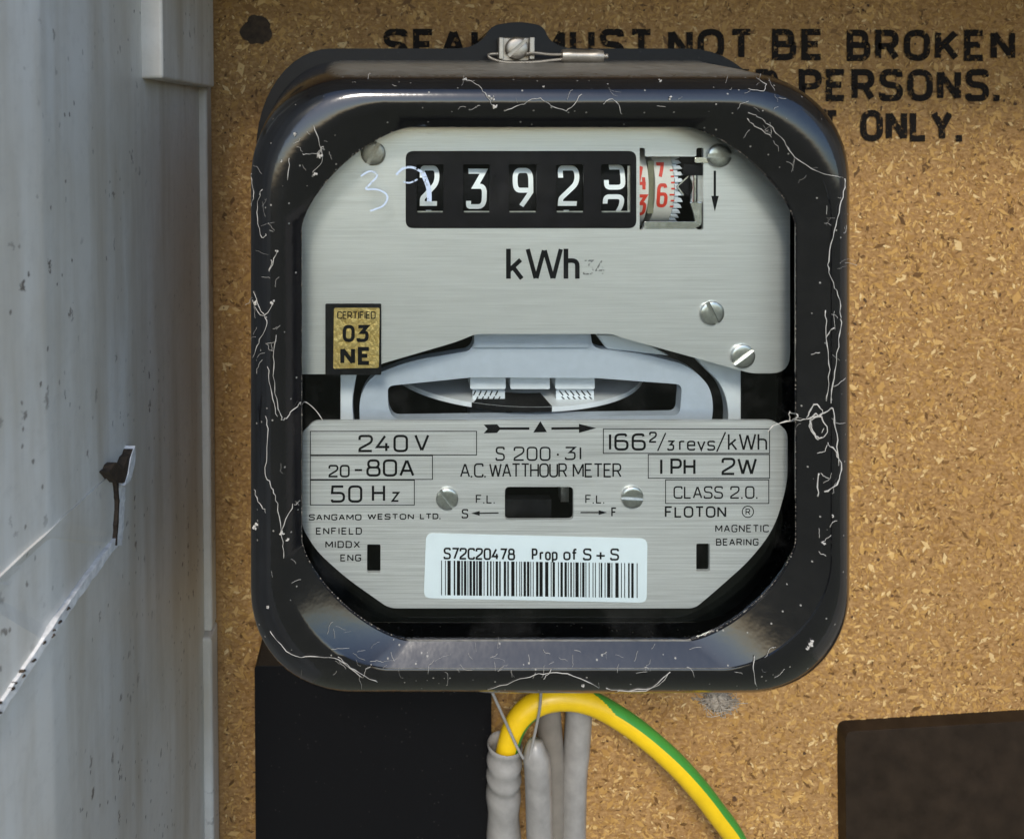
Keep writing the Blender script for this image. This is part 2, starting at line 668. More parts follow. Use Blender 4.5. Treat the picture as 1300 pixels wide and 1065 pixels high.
# ---------------------------------------------------------------- stroke lettering (engraved style), glyph box 4 x 6, y up
G = {
    '0': (4, [(1, 1.5, [(0, 0), (4, 0), (4, 6), (0, 6)])]),
    '1': (0.01, [(0, 0, [(0, 0), (0, 6)])]),
    '2': (4, [(0, 0, [(0, 4.4), (0, 6, 1.6), (4, 6, 1.6), (4, 3.6, 1.4), (0, 0.9, 0.6), (0, 0), (4, 0)])]),
    '3': (4, [(0, 0, [(0, 6), (4, 6), (1.7, 3.5), (4, 3.5, 1.4), (4, 0, 1.5), (0, 0, 1.5), (0, 1)])]),
    '4': (4, [(0, 0, [(2.6, 6), (0, 1.6), (4, 1.6)]), (0, 0, [(3.0, 3.2), (3.0, 0)])]),
    '5': (4, [(0, 0, [(3.8, 6), (0.2, 6), (0, 3.4), (4, 3.4, 1.5), (4, 0, 1.6), (0, 0, 1.3), (0, 0.8)])]),
    '6': (4, [(0, 0, [(3.6, 5.2), (3.4, 6, 1.0), (0, 6, 1.7), (0, 0, 1.5), (4, 0, 1.5), (4, 3.4, 1.4), (0, 3.4, 0.2)])]),
    '7': (4, [(0, 0, [(0, 6), (4, 6), (1.4, 0)])]),
    '8': (4, [(1, 1.3, [(0.3, 3.2), (3.7, 3.2), (3.7, 6), (0.3, 6)]), (1, 1.3, [(0, 0), (4, 0), (4, 3.2), (0, 3.2)])]),
    '9': (4, [(0, 0, [(4, 3.4), (4, 6, 1.5), (0, 6, 1.5), (0, 2.7, 1.3), (4, 2.7, 0.2)]), (0, 0, [(4, 3.6), (4, 2.4), (1.7, 0)])]),
    'A': (4.2, [(0, 0, [(0, 0), (2.0, 6)]), (0, 0, [(2.2, 6), (4.2, 0)]), (0, 0, [(0.8, 1.9), (3.4, 1.9)])]),
    'B': (3.8, [(1, 0, [(0, 0), (3.8, 0, 1.3), (3.8, 3.1, 1.3), (3.3, 3.1), (3.4, 6, 1.3), (0, 6)]), (0, 0, [(0, 3.1), (2.9, 3.1)])]),
    'C': (4, [(0, 1.6, [(4, 4.8), (4, 6), (0, 6), (0, 0), (4, 0), (4, 1.2)])]),
    'D': (4, [(1, 0, [(0, 0), (4, 0, 1.9), (4, 6, 1.9), (0, 6)])]),
    'E': (3.4, [(0, 0, [(3.4, 6), (0, 6), (0, 0), (3.4, 0)]), (0, 0, [(0, 3.1), (2.8, 3.1)])]),
    'F': (3.4, [(0, 0, [(3.4, 6), (0, 6), (0, 0)]), (0, 0, [(0, 3.1), (2.8, 3.1)])]),
    'G': (4, [(0, 0, [(4, 4.8), (4, 6, 1.6), (0, 6, 1.6), (0, 0, 1.6), (4, 0, 1.4), (4, 2.8), (2.3, 2.8)])]),
    'H': (4, [(0, 0, [(0, 0), (0, 6)]), (0, 0, [(4, 0), (4, 6)]), (0, 0, [(0, 3.1), (4, 3.1)])]),
    'I': (0.01, [(0, 0, [(0, 0), (0, 6)])]),
    'L': (3.2, [(0, 0, [(0, 6), (0, 0), (3.2, 0)])]),
    'M': (5, [(0, 0, [(0, 0), (0, 6)]), (0, 0, [(0.1, 5.9), (2.5, 1.2)]), (0, 0, [(4.9, 5.9), (2.5, 1.2)]), (0, 0, [(5, 0), (5, 6)])]),
    'N': (4, [(0, 0, [(0, 0), (0, 6)]), (0, 0, [(0.1, 5.8), (3.9, 0.2)]), (0, 0, [(4, 0), (4, 6)])]),
    'O': (4.4, [(1, 1.9, [(0, 0), (4.4, 0), (4.4, 6), (0, 6)])]),
    'P': (3.8, [(0, 0, [(0, 0), (0, 6), (3.8, 6, 1.5), (3.8, 2.7, 1.5), (0, 2.7)])]),
    'R': (3.9, [(0, 0, [(0, 0), (0, 6), (3.8, 6, 1.5), (3.8, 2.8, 1.5), (0, 2.8)]), (0, 0, [(2.2, 2.8), (3.9, 0)])]),
    'S': (4, [(0, 0, [(3.9, 4.9), (3.9, 6, 1.4), (0.1, 6, 1.5), (0.1, 3.3, 1.3), (4, 2.8, 1.3), (4, 0, 1.5), (0, 0, 1.4), (0, 1.1)])]),
    'T': (4, [(0, 0, [(0, 6), (4, 6)]), (0, 0, [(2, 6), (2, 0)])]),
    'U': (4, [(0, 0, [(0, 6), (0, 0, 1.7), (4, 0, 1.7), (4, 6)])]),
    'V': (4.2, [(0, 0, [(0, 6), (2.0, 0)]), (0, 0, [(2.2, 0), (4.2, 6)])]),
    'W': (6, [(0, 0, [(0, 6), (1.45, 0)]), (0, 0, [(1.55, 0), (2.95, 5.6)]), (0, 0, [(3.05, 5.6), (4.45, 0)]), (0, 0, [(4.55, 0), (6, 6)])]),
    'K': (4, [(0, 0, [(0, 0), (0, 6)]), (0, 0, [(3.8, 6), (0.2, 2.2)]), (0, 0, [(1.4, 3.4), (3.9, 0)])]),
    'Y': (4.2, [(0, 0, [(0, 6), (2.1, 2.6)]), (0, 0, [(4.2, 6), (2.1, 2.6)]), (0, 0, [(2.1, 2.9), (2.1, 0)])]),
    '+': (3.6, [(0, 0, [(0, 2.4), (3.6, 2.4)]), (0, 0, [(1.8, 4.3), (1.8, 0.5)])]),
    'p': (3, [(0, 0, [(0, 4.3), (0, -1.7)]), (0, 0, [(0, 4.2, 0.3), (3, 4.2, 1.3), (3, 0, 1.3), (0, 0)])]),
    'o': (3, [(1, 1.4, [(0, 0), (3, 0), (3, 4.2), (0, 4.2)])]),
    'f': (2, [(0, 0, [(2, 6), (0.7, 6, 0.9), (0.7, 0)]), (0, 0, [(-0.2, 4.1), (1.9, 4.1)])]),
    'X': (4, [(0, 0, [(0, 0), (4, 6)]), (0, 0, [(0, 6), (4, 0)])]),
    'k': (3, [(0, 0, [(0, 0), (0, 6)]), (0, 0, [(2.7, 4), (0.1, 1.7)]), (0, 0, [(1.1, 2.5), (3, 0)])]),
    'h': (3, [(0, 0, [(0, 0), (0, 6)]), (0, 0, [(0, 2.4), (0, 4, 1.2), (3, 4, 1.4), (3, 0)])]),
    'r': (2, [(0, 0, [(0, 0), (0, 4)]), (0, 0, [(0, 2.6), (0, 4, 1.0), (2, 4)])]),
    'e': (3, [(0, 0, [(0, 2.1), (3, 2.1), (3, 4, 1.3), (0, 4, 1.3), (0, 0, 1.3), (2.9, 0, 0.8), (2.9, 0.7)])]),
    'v': (3, [(0, 0, [(0, 4), (1.5, 0), (3, 4)])]),
    's': (2.8, [(0, 0, [(2.7, 3.4), (2.7, 4, 0.7), (0, 4, 0.9), (0, 2.1, 0.8), (2.8, 1.9, 0.8), (2.8, 0, 0.9), (0, 0, 0.8), (0, 0.6)])]),
    'z': (2.8, [(0, 0, [(0, 4), (2.8, 4), (0, 0), (2.8, 0)])]),
    '.': (0.5, [(0, 0, [(0, 0), (0.5, 0)])]),
    '·': (0.5, [(0, 0, [(0, 2.6), (0.5, 2.6)])]),
    '-': (2.8, [(0, 0, [(0, 2.8), (2.8, 2.8)])]),
    '/': (2.6, [(0, 0, [(0, -0.4), (2.6, 6.4)])]),
    ' ': (2.4, []),
}


def stroke_items(s, x0, x1, ytop, ybot, wd, gap=1.5, rs=1.0):
    """strokes of a word fitted to the pixel box"""
    adv, tot = [], 0.0
    for i, ch in enumerate(s):
        adv.append(tot)
        tot += G[ch][0] + (gap if i < len(s) - 1 else 0)
    sx = (x1 - x0 - wd) / max(tot, 0.01) if tot > 0.1 else 1.0
    sy = (ybot - ytop - wd) / 6.0
    items = []
    for ch, a in zip(s, adv):
        for cl, r, pts in G[ch][1]:
            if ch in '.·':
                yy = pts[0][1] * sy
                items.append(([(x0 + wd / 2 + a * sx - wd * 0.5, ybot - wd / 2 - yy), (x0 + wd / 2 + a * sx + wd * 0.5, ybot - wd / 2 - yy)], wd, False))
                continue
            pp = rpoly([(p[0], p[1], p[2] * rs) if len(p) > 2 else p for p in pts], bool(cl), r * rs, 6)
            items.append(([(x0 + wd / 2 + (a + x) * sx, ybot - wd / 2 - y * sy) for x, y in pp], wd, bool(cl)))
    return items


def word(s, x0, x1, ytop, ybot, wd, Z, parent, mat=None, gap=1.5, rs=1.0):
    return strokes('lettering', stroke_items(s, x0, x1, ytop, ybot, wd, gap, rs), Z, mat or INK, parent)


for s, a, b, t_, bt in (('SEALS', 486, 664, 37, 77), ('MUST', 680, 830, 37, 77), ('NOT', 848, 957, 37, 77), ('BE', 980, 1046, 37, 77),
                        ('BROKEN', 1075, 1289, 38, 78), ('ED', 930, 988, 88, 128), ('PERSONS.', 1014, 1272, 88, 129),
                        ('T', 1040, 1066, 140, 180), ('ONLY.', 1092, 1224, 140, 180)):
    word(s, a, b, t_, bt, 8.2, D - 0.00042, board, STEN, 2.4, 1.35)

# ------------------------------------------------------------------ cabinet side wall
WX = -0.0745
ZB = 0.166       # added outward bend in front of this depth, shaped to make a brightness step
V, Fc = [], []
prof = [(WX, 0.0), (WX, -0.03), (WX, -0.07), (WX, -0.11), (WX, ZB + 0.002 - D), (WX - 0.0002, ZB - D), (WX - 0.01025, 0.125 - D), (WX - 0.0178, 0.095 - D),
        (WX - 0.023, 0.095 - D), (WX - 0.016, 0.125 - D), (WX - 0.006, ZB - D), (WX - 0.006, 0.0)]
zs = [-0.36 + 0.03 * k for k in range(17)]
for z in zs:
    for x, y in prof:
        V.append(Vector((x, y, z)))
n = len(prof)
for i in range(len(zs) - 1):
    for k in range(n):
        a, b = i * n + k, i * n + (k + 1) % n
        Fc.append((a, b, b + n, a + n))
Fc.append(tuple(range(n)))
Fc.append(tuple((len(zs) - 1) * n + k for k in range(n)))
wall = tag(mk('cabinet_wall', V, Fc, WALL, None, True, 25), 'grimy off-white moulded side wall of the meter cabinet', kind='structure')
zc = U(207, 100, 0.2337).z
o = mk('moulded_pad', *box_data(WX - 0.001, WX + 0.0062, 0.2337 - D, 0.3005 - D, zc, 0.12), WALL, wall)
bevel(o, 0.0009, 3)
z2 = U(262, 797, 0.304).z
o = mk('corner_lip', *box_data(WX - 0.001, WX + 0.003, 0.3015 - D, -0.0003, z2, 0.0815), WALL, wall)
bevel(o, 0.0012, 3)
o = mk('corner_lip', *box_data(WX - 0.001, WX + 0.0034, 0.2985 - D, -0.0003, -0.36, z2 - 0.0004), WALL, wall)
bevel(o, 0.0014, 3)
V, Fc = box_data(WX - 0.004, 0.2995, 0.195 - D, -0.0003, 0.082, 0.087)  # unseen roof, added to shade the board top, kept short for bevel reflections
roof = tag(mk('added_cabinet_roof', V, Fc, WALL), 'off-white unseen top panel added to shade the meter cabinet', kind='structure')

V, Fc = box_data(0.30, 0.306, 0.155 - D, 0.018, -0.36, 0.1203)  # unseen right wall, added to block side sky and darken the left wall
tag(mk('cabinet_wall', V, Fc, WALL), 'off-white unseen far side wall added to shade the meter cabinet', kind='structure')

# torn moulding on the wall
def wallp(lift):
    return lambda x, y, z: UX(x, y, WX + lift)


def wall_solid(name, pts, lift, mat, th=0.0012):
    v2 = [Vector((x, y, 0)) for x, y in pts]
    tris = geometry.tessellate_polygon([v2])
    fr = [UX(x, y, WX + lift) for x, y in pts]
    bk = [p - Vector((th, 0, 0)) for p in fr]
    m = len(pts)
    fcs = [tuple(t) for t in tris] + [tuple(i + m for i in t) for t in tris] + [(i, (i + 1) % m, (i + 1) % m + m, i + m) for i in range(m)]
    return mk(name, fr + bk, fcs, mat, wall)


rn = random.Random(11)


def jag(pts, amp, n=8):
    out = []
    for (a, b), (c, d) in zip(pts[:-1], pts[1:]):
        for k in range(n):
            t = k / n
            out.append((a + (c - a) * t + rn.uniform(-amp, amp), b + (d - b) * t + rn.uniform(-amp, amp)))
    out.append(pts[-1])
    return out


wall_solid('torn_flap', jag([(-30, 760), (143, 600), (153, 612), (151, 690), (-30, 940)], 0.7), 0.0005, WALL)
e1 = jag([(152, 606), (159, 620), (158, 655), (155, 692)], 1.0)
e2 = jag([(148, 692), (151, 655), (151, 618), (149, 606)], 0.8)
wall_solid('torn_edge', e1 + e2, 0.0011, TORN, 0.002)
wall_solid('crack', jag([(147, 604), (150, 640), (147, 692)], 0.4) + jag([(149, 692), (152, 640), (150, 604)], 0.4), 0.0015, DIRT, 0.002)
e1 = jag([(156, 683), (105, 754), (58, 822), (-30, 955)], 0.9, 12)
e2 = jag([(-30, 940), (54, 815), (98, 750), (147, 683)], 0.6, 12)
wall_solid('torn_ridge', e1 + e2, 0.0013, TORN, 0.002)
for k_ in range(15):
    t_ = rn.uniform(0.08, 1.0)
    x_, y_ = 96 - 100 * t_ + rn.uniform(-2, 5), 758 + 146 * t_ + rn.uniform(-4, 2)
    l_ = rn.uniform(1.5, 5)
    wall_solid('dirt_fleck', jag([(x_, y_), (x_ - l_ * 0.5, y_ + l_), (x_ + 2, y_ + l_ * 0.4), (x_ + 1, y_ - 1)], 0.6, 2), 0.0016, DIRT, 0.001)
wall_solid('torn_spike', jag([(138, 598), (148, 587), (156, 596), (163, 580), (171, 567), (170, 585), (166, 605), (157, 614), (148, 612)], 0.8, 3), 0.0024, DIRT, 0.003)
wall_solid('torn_edge', jag([(166, 582), (172, 566), (172, 588), (166, 610), (158, 616), (163, 602)], 0.5, 2), 0.0027, TORN, 0.003)

# ------------------------------------------------------------------ the meter
MC = U(699, 880, 0.219)
METER = empty('electricity_meter', (MC.x, 0, MC.z), 'black cased electricity meter with number register and silver dial plates screwed to chipboard', 'meter')


def ring(L, R, T, B, Z, a, b, n=2.0, m=18, a2=None, b2=None):
    """rounded contour, pixel box at depth Z; corners are superellipse quarters"""
    a2, b2 = a2 or a, b2 or b
    out = []
    for cx, cy, q, aa, bb in ((R - a, T + b, 0, a, b), (L + a, T + b, 1, a, b), (L + a2, B - b2, 2, a2, b2), (R - a2, B - b2, 3, a2, b2)):
        for k in range(m + 1):
            th = q * math.pi / 2 + k / m * math.pi / 2
            c, s_ = math.cos(th), math.sin(th)
            x = math.copysign(abs(c) ** (2 / n), c)
            y = math.copysign(abs(s_) ** (2 / n), s_)
            out.append(U(cx + aa * x, cy - bb * y, Z))
    return out


def loft(name, rings, mat, parent, capend=False, sharp=35):
    n = len(rings[0])
    V = [p for r in rings for p in r]
    Fc = []
    for i in range(len(rings) - 1):
        for k in range(n):
            a, b = i * n + k, i * n + (k + 1) % n
            Fc.append((a, b, b + n, a + n))
    if capend:
        Fc.append(tuple((len(rings) - 1) * n + k for k in range(n)))
    return mk(name, V, Fc, mat, parent, True, sharp)


# base with the sealing lug
ZBASE = 0.2755
bl = []
L, R, T, B = 325, 989, 62, 761
def arc(cx, cy, rx, ry, a0, a1, m=12):
    return [(cx + rx * math.cos(math.radians(a0 + (a1 - a0) * k / m)), cy - ry * math.sin(math.radians(a0 + (a1 - a0) * k / m))) for k in range(m + 1)]
out = arc(R - 115, T + 130, 115, 130, 0, 90)
out += rpoly([(735, T), (716, 61, 10), (697, 52, 12), (690, 33, 16), (657, 27, 20), (624, 33, 16), (614, 50, 14), (598, 60, 10), (580, T)], False, 12, 5)
out += arc(L + 95, T + 130, 95, 130, 90, 180) + arc(L + 100, B - 100, 100, 100, 180, 270) + arc(R - 100, B - 100, 100, 100, 270, 360)
base = sheet('base', [out], ZBASE, D - ZBASE + 0.0005, BAKB, METER)
bevel(base, 0.0022, 3)

# cover: black moulding, from the back edge over the rim and down the bevel to the window
CRN = dict(a=128, b=128)
rings = [
    ring(333, 983, 77, 770, 0.2752, 105, 125, 2.1),
    ring(333.5, 986, 79, 775, 0.272, 105, 125, 2.1),
    ring(325, 1035, 86.5, 832, 0.243, 118, 128, 2.1),
    ring(321, 1068, 92.5, 868, 0.2255, 126, 130, 2.1),
    ring(318.5, 1077, 97, 878, 0.2195, 130, 132, 2.1),
    ring(318.5, 1078.5, 99.5, 879.5, 0.217, 132, 133, 2.1),
    ring(320, 1078, 103, 878, 0.2145, 133, 134, 2.1),
    ring(325, 1075, 108, 873, 0.2125, 133, 134, 2.05),
    ring(332, 1070.5, 114, 867, 0.2110, 133, 134, 2.0),
    ring(341, 1065, 121, 860, 0.2102, 134, 134, 1.95),
    ring(352, 1059, 131, 852.5, 0.2100, 136, 134, 1.85),
    ring(357, 1056, 138, 849, 0.2103, 138, 135, 1.8),
    ring(359, 1054.5, 140, 847.5, 0.2107, 138, 135, 1.78),
    ring(382, 1012, 160.5, 814, 0.2143, 138, 128, 1.5),
    ring(383.5, 1009.5, 162, 811.5, 0.2150, 138, 127, 1.48),
    ring(383.5, 1009.5, 162, 811.5, 0.2200, 138, 127, 1.48),
    ring(370, 1022, 150, 824, 0.2202, 138, 127, 1.48),
    ring(345, 1015, 120, 838, 0.2265, 125, 128, 2.0),
    ring(345, 985, 100, 790, 0.2600, 110, 128, 2.0),
]
cover = loft('cover', rings, BAK, METER)
tag(cover, 'glossy black dusty cover frame with rounded rim')
cov_bvh = BVHTree.FromPolygons([v.co[:] for v in cover.data.vertices], [tuple(p.vertices) for p in cover.data.polygons])
# dirty gasket line along the window edge
rg = ring(383, 1010, 161.5, 812, 0.2148, 138, 127, 1.48, 30)
rn = random.Random(2)
V, Fc = [], []
for k in range(len(rg)):
    p, q = rg[k], rg[(k + 1) % len(rg)]
    steps = max(1, int((q - p).length / 0.00035))
    for s_ in range(steps):
        if rn.random() < 0.25:
            continue
        c = p.lerp(q, (s_ + rn.random()) / steps)
        r_ = rn.uniform(0.00003, 0.00013) * rn.choice((1, 1, 1, 1.8))
        b = len(V)
        ce = Vector((0, -0.00006, 0)) + c
        pts = [(1, 0, 0), (-1, 0, 0), (0, 1, 0), (0, -1, 0), (0, 0, 1), (0, 0, -1)]
        V += [ce + Vector((x * r_ * rn.uniform(.6, 1.8), y * r_, z * r_ * rn.uniform(.6, 1.8))) for x, y, z in pts]
        Fc += [tuple(b + i for i in f) for f in ((0, 2, 4), (2, 1, 4), (1, 3, 4), (3, 0, 4), (2, 0, 5), (1, 2, 5), (3, 1, 5), (0, 3, 5))]
o = mk('dirt_crumbs', V, Fc, plain('crumb_dust', (0.24, 0.21, 0.17), 0.9, 0, 0.5, 900), cover)
o['kind'] = 'stuff'
# glass
gl = [ring(381, 1012, 160, 814, 0.2185, 138, 127, 1.48)]
gb = [p + Vector((0, 0.0013, 0)) for p in gl[0]]
n = len(gb)
mk('window_glass', gl[0] + gb, [tuple(range(n)), tuple(range(2 * n - 1, n - 1, -1))] + [(i, (i + 1) % n, (i + 1) % n + n, i + n) for i in range(n)], GLASS, METER)
# dark back of the works
sheet('inner_back', [rect(352, 110, 985, 790, 40)], 0.2640, 0.002, DARK, METER)

ZU, ZL, ZF = 0.2245, 0.2228, 0.2330
# upper plate
upo = rpoly([(372, 150), (1003, 150), (1003, 474, 26), (954, 474, 8), (790, 429, 10), (778, 424, 8), (604, 424, 8), (580, 434, 16), (484, 462, 4), (470, 475, 4), (372, 475)], True, 0, 6)
# the register openings: five number slots in the black panel and the red drum opening
slots = [(529, 563), (588, 622), (646, 681), (706, 741), (763, 801)]
STOP, SBOT = 209, 270
panel_hole = rect(518, 196, 805, 287, 5)
red_hole = rpoly([(812, 188), (819, 188, 3), (819, 199, 2), (884, 199, 2), (884, 188, 3), (893, 188), (893, 292, 3), (884, 292, 4), (882, 283, 2), (819, 283, 2), (816, 292, 4), (812, 292)], True, 0, 3)
upper = sheet('upper_plate', [upo, panel_hole, red_hole], ZU, 0.0012, PLU, METER, 0.00025)
tag(upper, 'brushed silver upper dial plate marked kWh')
panel = sheet('number_panel', [rect(515, 192, 808, 290, 10, 5)] + [rect(a, STOP, b, SBOT, 2, 2) for a, b in slots], ZU - 0.00025, 0.0008, BLK, upper, 0.00015)

# number drums with digits
ZD = ZU + 0.0026     # front of the drums
DR = 0.0125          # drum radius


def drum_fn(pyc):
    """wrap a flat pixel drawing round the drum whose axis is level with pixel row pyc"""
    c = U(600, pyc, ZD)

    def fn(x, y, z):
        p = U(x, y, ZD)
        s_ = max(-0.95, min(0.95, (p.z - c.z) / DR))
        lift = ZD - z
        a = math.asin(s_)
        return Vector((p.x, c.y + DR - (DR + lift) * math.cos(a), c.z + (DR + lift) * math.sin(a)))
    return fn, c


def drum(name, x0, x1, pyc, mat, parent):
    fn, c = drum_fn(pyc)
    a, b = U(x0, pyc, ZD).x, U(x1, pyc, ZD).x
    V, Fc = [], []
    n = 160
    for k in range(n):
        t = 2 * math.pi * k / n
        for x in (a, b):
            V.append(Vector((x, c.y + DR - DR * math.cos(t), c.z + DR * math.sin(t))))
    for k in range(n):
        q = (k + 1) % n
        Fc.append((2 * k, 2 * k + 1, 2 * q + 1, 2 * q))
    Fc.append(tuple(range(0, 2 * n, 2)))
    Fc.append(tuple(range(1, 2 * n, 2)))
    return mk(name, V, Fc, mat, parent, True, 40), fn


digits = ['2', '3', '9', '2', None]
dx = [(533, 558), (592, 618), (651, 677), (709, 736), (768, 794)]
dy = [(211, 262), (215, 266), (214, 265), (211, 262), None]
for i, (a, b) in enumerate(slots):
    dr, fn = drum('number_drum', a - 4, b + 4, 240, MBLK, METER)
    x0, x1 = dx[i]
    if digits[i]:
        it = stroke_items(digits[i], x0, x1, dy[i][0], dy[i][1], 6.2)
        it.append(([(x0 + 8, 269), (x0 + 15, 269)], 3, False)) if i in (0, 3) else None
        strokes('digit', it, ZD, WHT, dr, fn=fn)
    else:
        it = [(rpoly([(775, 213), (791, 213, 4), (791, 238, 7), (770, 238, 7), (770, 229)], False, 0, 5), 6.0, False),
              (rpoly([(769, 259), (769, 250, 6), (790, 250, 7), (790, 262, 8), (783, 277)], False, 0, 5), 6.0, False)]
        strokes('digit', it, ZD, WHT, dr, fn=fn)
        sheet('drum_edge', [rect(797, 211, 800, 269)], ZU + 0.0006, 0.0004, STEEL, dr)
    # bright lower lip of the slot
    sheet('slot_lip', [rect(a + 1, 268.2, b - 1, 269.6)], ZU + 0.0002, 0.0004, STEEL, panel)

# red decimal drums
ZD = ZU + 0.0022
dr, fn = drum('decimal_drum', 806, 823.5, 240, CREAM, METER)
it = stroke_items('4', 808, 822, 210, 243, 4.2) + stroke_items('3', 808, 822, 247, 275, 4.2)
strokes('digit', it, ZD, RED, dr, fn=fn)
dr, fn = drum('decimal_drum', 832, 856, 240, CREAM, METER)
it = stroke_items('7', 834, 846, 207, 227, 4.2) + stroke_items('6', 834, 848, 233, 264, 4.4)
strokes('digit', it, ZD, RED, dr, fn=fn)
tk = [([(852 - (2 if k == 4 else 0), 217 + 7.6 * k), (856.5, 217 + 7.6 * k)], 2.2, False) for k in range(7)]
strokes('tick_marks', tk, ZD - 2e-5, RED, dr, fn=fn)
# toothed wheel beside the drum
cz = U(862, 240, ZD)
V, Fc = [], []
nt = 40
xa, xb, xm = U(857, 240, ZD).x, U(868, 240, ZD).x, U(863.5, 240, ZD).x
prf = []
for k in range(nt):
    for f, r_, xx in ((0.0, DR, xb), (0.55, DR, xb - 0.0006), (0.6, DR - 0.0009, xb - 0.0012), (0.98, DR - 0.0009, xb - 0.0012)):
        prf.append((2 * math.pi * (k + f) / nt, r_, xx))
for a, r_, xx in prf:
    V.append(Vector((xa, cz.y + DR - r_ * math.cos(a), cz.z + r_ * math.sin(a))))
    V.append(Vector((xx, cz.y + DR - r_ * math.cos(a), cz.z + r_ * math.sin(a))))
m = len(prf)
for k in range(m):
    q = (k + 1) % m
    Fc.append((2 * k, 2 * k + 1, 2 * q + 1, 2 * q))
Fc.append(tuple(range(0, 2 * m, 2)))
Fc.append(tuple(range(1, 2 * m, 2)))
mk('toothed_wheel', V, Fc, CASTL, METER)
mk('drum_spacer', *box_data(U(824, 240, ZD).x, U(831.5, 240, ZD).x, ZD + 0.0012 - D, ZD + 0.02 - D, U(824, 272, ZD).z, U(824, 205, ZD).z), plain('olive_brass', (0.20, 0.19, 0.12), 0.5, 0.5), METER)
# shiny retaining bracket and pointer
V, Fc = [], []
br0, br1, bw0, bw1 = 223, 257, 876, 891
for k in range(13):
    t = k / 12
    x = bw0 + (bw1 - bw0) * t
    z = ZU + 0.0010 - 0.0020 * math.sin(math.pi * min(1, t * 1.1))
    V.append(U(x, br0, z))
    V.append(U(x, br1, z))
for k in range(12):
    Fc.append((2 * k, 2 * k + 1, 2 * k + 3, 2 * k + 2))
mk('bracket', V, Fc, CHROME, METER, True)
sheet('bracket_foot', [rpoly([(876, 257), (891, 257), (891, 286, 4), (884, 290, 3), (881, 273)], True, 0, 3)], ZU - 0.0002, 0.0006, CHROME, METER, 0.0001)
sheet('bracket_arm', [rect(882, 200, 900, 207, 2)], ZU - 0.0004, 0.0005, CHROME, METER, 0.0001)
sheet('pointer', [[(859, 237), (875, 223), (875, 250)]], ZD - 0.0004, 0.0005, MBLK, METER)
strokes('pointer_edge', [([(874, 224), (860, 237), (868, 248)], 1.6, False)], ZD - 0.0004, CHROME, METER)
sheet('gear_guard', [rect(868, 209, 893, 223, 2)], ZU + 0.0006, 0.0006, MBLK, METER)
sheet('opening_sill', [rect(818, 281.6, 884, 290.5, 2)], ZU - 0.0003, 0.0005, CHROME, METER, 0.0001)

# kWh and arrow on the upper plate
it = []
it += [([(645.5, 316), (645.5, 354)], 6, False), ([(661, 330), (647, 343)], 5.6, False), ([(651, 339), (662.5, 354)], 5.6, False)]
it += [([p, q], 5.4, False) for p, q in (((670, 316.5), (680, 353.5)), ((681, 353.5), (690.5, 318)), ((691.5, 318), (701.5, 353.5)), ((702.5, 353.5), (712, 316.5)))]
it += [([(718.5, 316), (718.5, 354)], 6, False), (rpoly([(718.5, 340), (718.5, 331, 6), (733, 331, 7), (733, 354)], False, 0), 5.8, False)]
strokes('lettering', it, ZU, INK, upper)
strokes('lettering', stroke_items('34', 740, 769, 330, 349, 2.0), ZU, INKF, upper)
it = [([(907.5, 217), (907.5, 252)], 3, False)]
strokes('arrow', it, ZU, INK, upper)
sheet('arrow_head', [[(903, 249), (912.5, 249), (907.5, 269)]], ZU - 5e-5, 0, INK, upper, flat=True)
# pale felt-pen mark on the glass
it = [(rpoly([(458, 224), (470, 216, 8), (481, 222, 8), (472, 232, 6), (462, 241), (480, 240, 8), (494, 248, 8), (488, 262, 8), (470, 268)], False, 6, 4), 2.2, False),
      (rpoly([(503, 222), (512, 213, 8), (524, 212, 8), (536, 219)], False, 6, 4), 3.0, False), (rpoly([(530, 228), (520, 233, 5), (512, 231)], False, 5), 2.0, False),
      (rpoly([(537, 220), (545, 240, 9), (545, 256)], False, 4), 6.0, False)]
strokes('pen_mark', it, 0.2184, CHALK, METER)

# certification sticker
st = sheet('certification_sticker', [rect(413, 386, 484, 476, 1, 1)], ZU - 0.0006, 0.0005, MBLK, upper)
fo = sheet('gold_foil', [rpoly([(424, 391), (482, 391), (481, 467), (423, 468)], True, 2, 2)], ZU - 0.00072, 0.0001, GOLD, st)
zf = ZU - 0.00078
word('CERTIFIED', 428, 477, 395.5, 405, 1.3, zf, st, None, 1.6)
word('03', 435, 468, 412.5, 434.5, 4.4, zf, st, None, 2.4, 1.35)
word('NE', 432, 471, 440.5, 463.5, 5.2, zf, st, None, 2.6)

# ---------------------------------------------------------------- works between the plates
arch = rpoly([(457, 545), (456, 505, 20), (470, 478, 22), (520, 458, 30), (575, 449, 14), (595, 446, 8), (601, 438, 6), (603, 415), (748, 415), (752, 438, 5), (760, 443, 5), (815, 449, 20),
              (875, 464, 24), (901, 490, 20), (906, 515, 14), (902, 545)], True, 0, 6)
opening = rpoly([(492, 490, 8), (600, 479, 4), (757, 480, 4), (866, 488, 9), (863, 527, 9), (500, 532, 10), (493, 518, 8)], True, 6, 5)
fr = sheet('cast_frame', [arch, opening], ZF, 0.004, CAST, METER, 0.0007)
sheet('frame_step', [rect(602, 418, 747, 441, 2)], ZF - 0.0012, 0.003, CAST, fr, 0.0006)
sheet('side_post', [rpoly([(432, 460), (456, 460), (452, 480, 10), (447, 510, 12), (450, 545), (432, 545)], True, 0, 5)], ZF + 0.002, 0.004, CASTL, METER, 0.0004)
sheet('side_post', [rpoly([(880, 452), (941, 452), (941, 545), (924, 545), (925, 515, 16), (915, 487, 16), (897, 470, 10)], True, 0, 5)], ZF + 0.002, 0.004, CASTL, METER, 0.0004)
sheet('frame_wing', [rpoly([(757, 425), (800, 425), (850, 452), (770, 443, 4)], True, 0, 3)], ZF + 0.001, 0.003, CASTL, METER, 0.0004)
